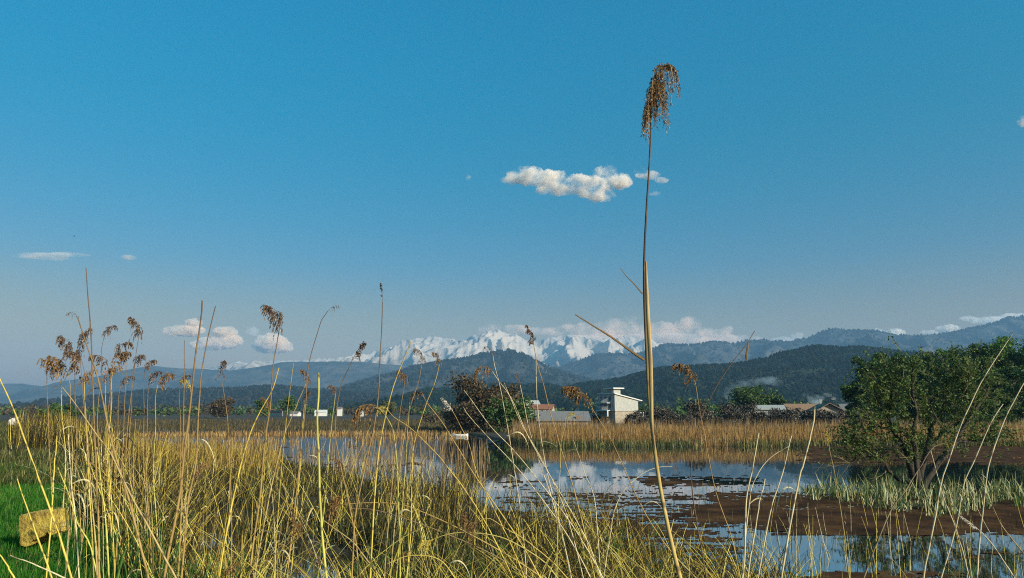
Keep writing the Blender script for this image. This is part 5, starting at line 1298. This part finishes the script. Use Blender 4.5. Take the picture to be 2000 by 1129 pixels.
# boulder on the far bank
M_pied, nt, b = new_mat('black and white boulder')
f = noise_node(nt, 1.6, 3, 0.5)
nt.links.new(ramp(nt, f, [(0.47, (0.03, 0.028, 0.03)), (0.53, (0.70, 0.66, 0.60))]), b.inputs['Base Color']); b.inputs['Roughness'].default_value = 0.9
bm = bmesh.new(); bmesh.ops.create_icosphere(bm, subdivisions=4, radius=1)
for v in bm.verts:
    k = 1 + 0.5 * (float(fbm(v.co.x * 1.6 + 5, v.co.y * 1.6 + v.co.z * 1.9, 3, 6)) - 0.5)
    v.co = Vector((v.co.x * 0.42, v.co.y * 0.4, v.co.z * 0.62)) * k
me = bpy.data.meshes.new('boulder'); bm.to_mesh(me); bm.free(); me.materials.append(M_pied)
o = bpy.data.objects.new('boulder', me); pb = gnd(45, 66); o.location = (pb[0], pb[1], pb[2] + 0.45); COL.objects.link(o)
tag(o, 'dark boulder blotched with white at the far end of the grassy bank', 'boulder')

# --- the willow at the right, multi stemmed, in early leaf
M_twig_w = mat_blades('willow twigs', [(0.0, (0.05, 0.04, 0.02)), (1.0, (0.16, 0.13, 0.06))], 0.0)
M_bark_dark = mat_noise('wet dark bark', [(0.3, (0.012, 0.010, 0.007)), (0.7, (0.045, 0.034, 0.022))], 6, bmp=0.6)
def willow():
    rng = np.random.default_rng(88)
    d = 30.0; base = G(1790, 948, 0.0); base[1] = d; base[0] = (1790 - 1000) / F * d; base[2] = -0.05
    root = empty('willow', tuple(base)); tag(root, 'leaning willow with dark spreading stems and thin spring leaves at the right', 'tree')
    def W(x, y, dd=0.0): return P(x, y, d + dd) - base
    limbs = [([(1790, 955), (1780, 915), (1768, 880), (1752, 855), (1742, 838)], .16, 0), ([(1742, 838), (1735, 815), (1742, 780), (1738, 745)], .07, .3), ([(1792, 955), (1800, 915), (1812, 870), (1818, 830), (1820, 790), (1815, 745)], .12, .6),
             ([(1795, 955), (1790, 900), (1782, 850), (1790, 800), (1780, 750), (1785, 720)], .10, -.4), ([(1800, 955), (1835, 900), (1868, 862), (1885, 830), (1905, 800), (1925, 770), (1932, 740)], .12, -.5), ([(1868, 862), (1900, 862), (1945, 856)], .05, -.5),
             ([(1785, 950), (1745, 930), (1720, 895), (1690, 880), (1665, 900)], .07, .2), ([(1760, 865), (1725, 885), (1690, 893), (1660, 905)], .05, -.3), ([(1742, 838), (1715, 835), (1690, 845), (1662, 858)], .05, .2), ([(1812, 870), (1850, 840), (1880, 815), (1905, 800)], .05, .8),
             ([(1905, 800), (1890, 770), (1895, 730)], .045, -.5), ([(1818, 830), (1845, 790), (1850, 745)], .05, .7), ([(1735, 815), (1715, 790), (1705, 755)], .05, .4)]
    g = Geo(); ends = []
    for pts, r, dd in limbs:
        p = resample([W(x, y, dd + 0.0) for x, y in pts], 14); t = np.linspace(0, 1, 14)
        p += rng.normal(0, 0.02, p.shape); g.tubes(p[None], (r * 1.25 * (1 - 0.72 * t))[None], 7)
        for i in range(3, 14): ends.append((p[i], (p[i] - p[i - 1]) / np.linalg.norm(p[i] - p[i - 1])))
    g.obj('trunk', M_bark_dark, root, smooth=True)
    # twigs
    tw = []; lf = []
    for p, dr in ends:
        for _ in range(3):
            v = dr * 0.5 + rng.normal(0, 0.55, 3) + np.array([0, 0, 0.55]); v /= np.linalg.norm(v)
            L = 0.6 + 0.9 * rng.random()
            q = bent(rng, p, p + v * L, 7, -0.02, 0.06); tw.append(q)
            for _ in range(2):
                i = rng.integers(2, 6); v2 = v + rng.normal(0, 0.6, 3); v2 /= np.linalg.norm(v2)
                q2 = bent(rng, q[i], q[i] + v2 * L * 0.6, 7, 0.0, 0.06); tw.append(q2)
    tw = np.array(tw)
    g = Geo(); g.tubes(tw, np.repeat((0.012 * (1 - 0.75 * np.linspace(0, 1, 7)))[None], len(tw), 0), 3)
    g.obj('twigs', M_twig_w, root)
    n = 17000; i = rng.integers(len(tw), size=n); j = rng.random(n) * 5.99; j0 = j.astype(int); f = (j - j0)[:, None]
    c = tw[i, j0] * (1 - f) + tw[i, j0 + 1] * f + rng.normal(0, 0.045, (n, 3))
    c = c[c[:, 2] > 1.2 + 0.6 * rng.random(len(c))]
    g = Geo(); leaf_quads(rng, c, 0.055, g); g.obj('crown', M_leaf_willow, root)
M_leaf_willow = mat_blades('willow leaves', [(0.0, (0.03, 0.06, 0.012)), (0.6, (0.07, 0.12, 0.025)), (1.0, (0.17, 0.22, 0.055))], 0.3)
willow()

# a bird high at the left
p = P(145, 461, 150); e = empty('bird', tuple(p)); tag(e, 'tiny dark bird gliding high in the sky at the left', 'bird')
g = Geo(); k = 9; t = np.linspace(-1, 1, k)
g.tubes(np.stack([t * 0.22, 0 * t, 0.02 * t], 1)[None], (0.07 * (1 - t ** 2) + 0.008)[None], 8)
M_bird = mat_plain('dark feathers', (0.04, 0.04, 0.045))
for s in (-1, 1):
    w = np.array([[0.08, s * 0.03, 0.03], [0.14, s * 0.25, 0.10], [0.04, s * 0.55, 0.05], [-0.06, s * 0.30, 0.09], [-0.10, s * 0.03, 0.03]])
    V = np.concatenate([w, w + [0, 0, 0.012]])
    g.add(V, tris=[[0, 1, 4], [1, 3, 4], [1, 2, 3], [5, 9, 6], [6, 9, 8], [6, 8, 7]])
o = g.obj('body', M_bird, e, smooth=True); e.rotation_euler = (0.25, 0, 0.5)

# ------------------------------------------------------------------ haze: one box of even air round the camera and the whole scene
gh = Geo(); gh.box((0, 3600, 347), (29000, 8200, 704))
M_haze = bpy.data.materials.new('valley haze'); M_haze.use_nodes = True
nt = M_haze.node_tree
for n in list(nt.nodes): nt.nodes.remove(n)
o_ = nt.nodes.new('ShaderNodeOutputMaterial'); pv = nt.nodes.new('ShaderNodeVolumePrincipled')
pv.inputs['Color'].default_value = (0.32, 0.62, 0.95, 1); pv.inputs['Density'].default_value = 1.1e-4; pv.inputs['Anisotropy'].default_value = 0.0
nt.links.new(pv.outputs[0], o_.inputs['Volume'])
haze = gh.obj('haze', M_haze)
tag(haze, kind='stuff')
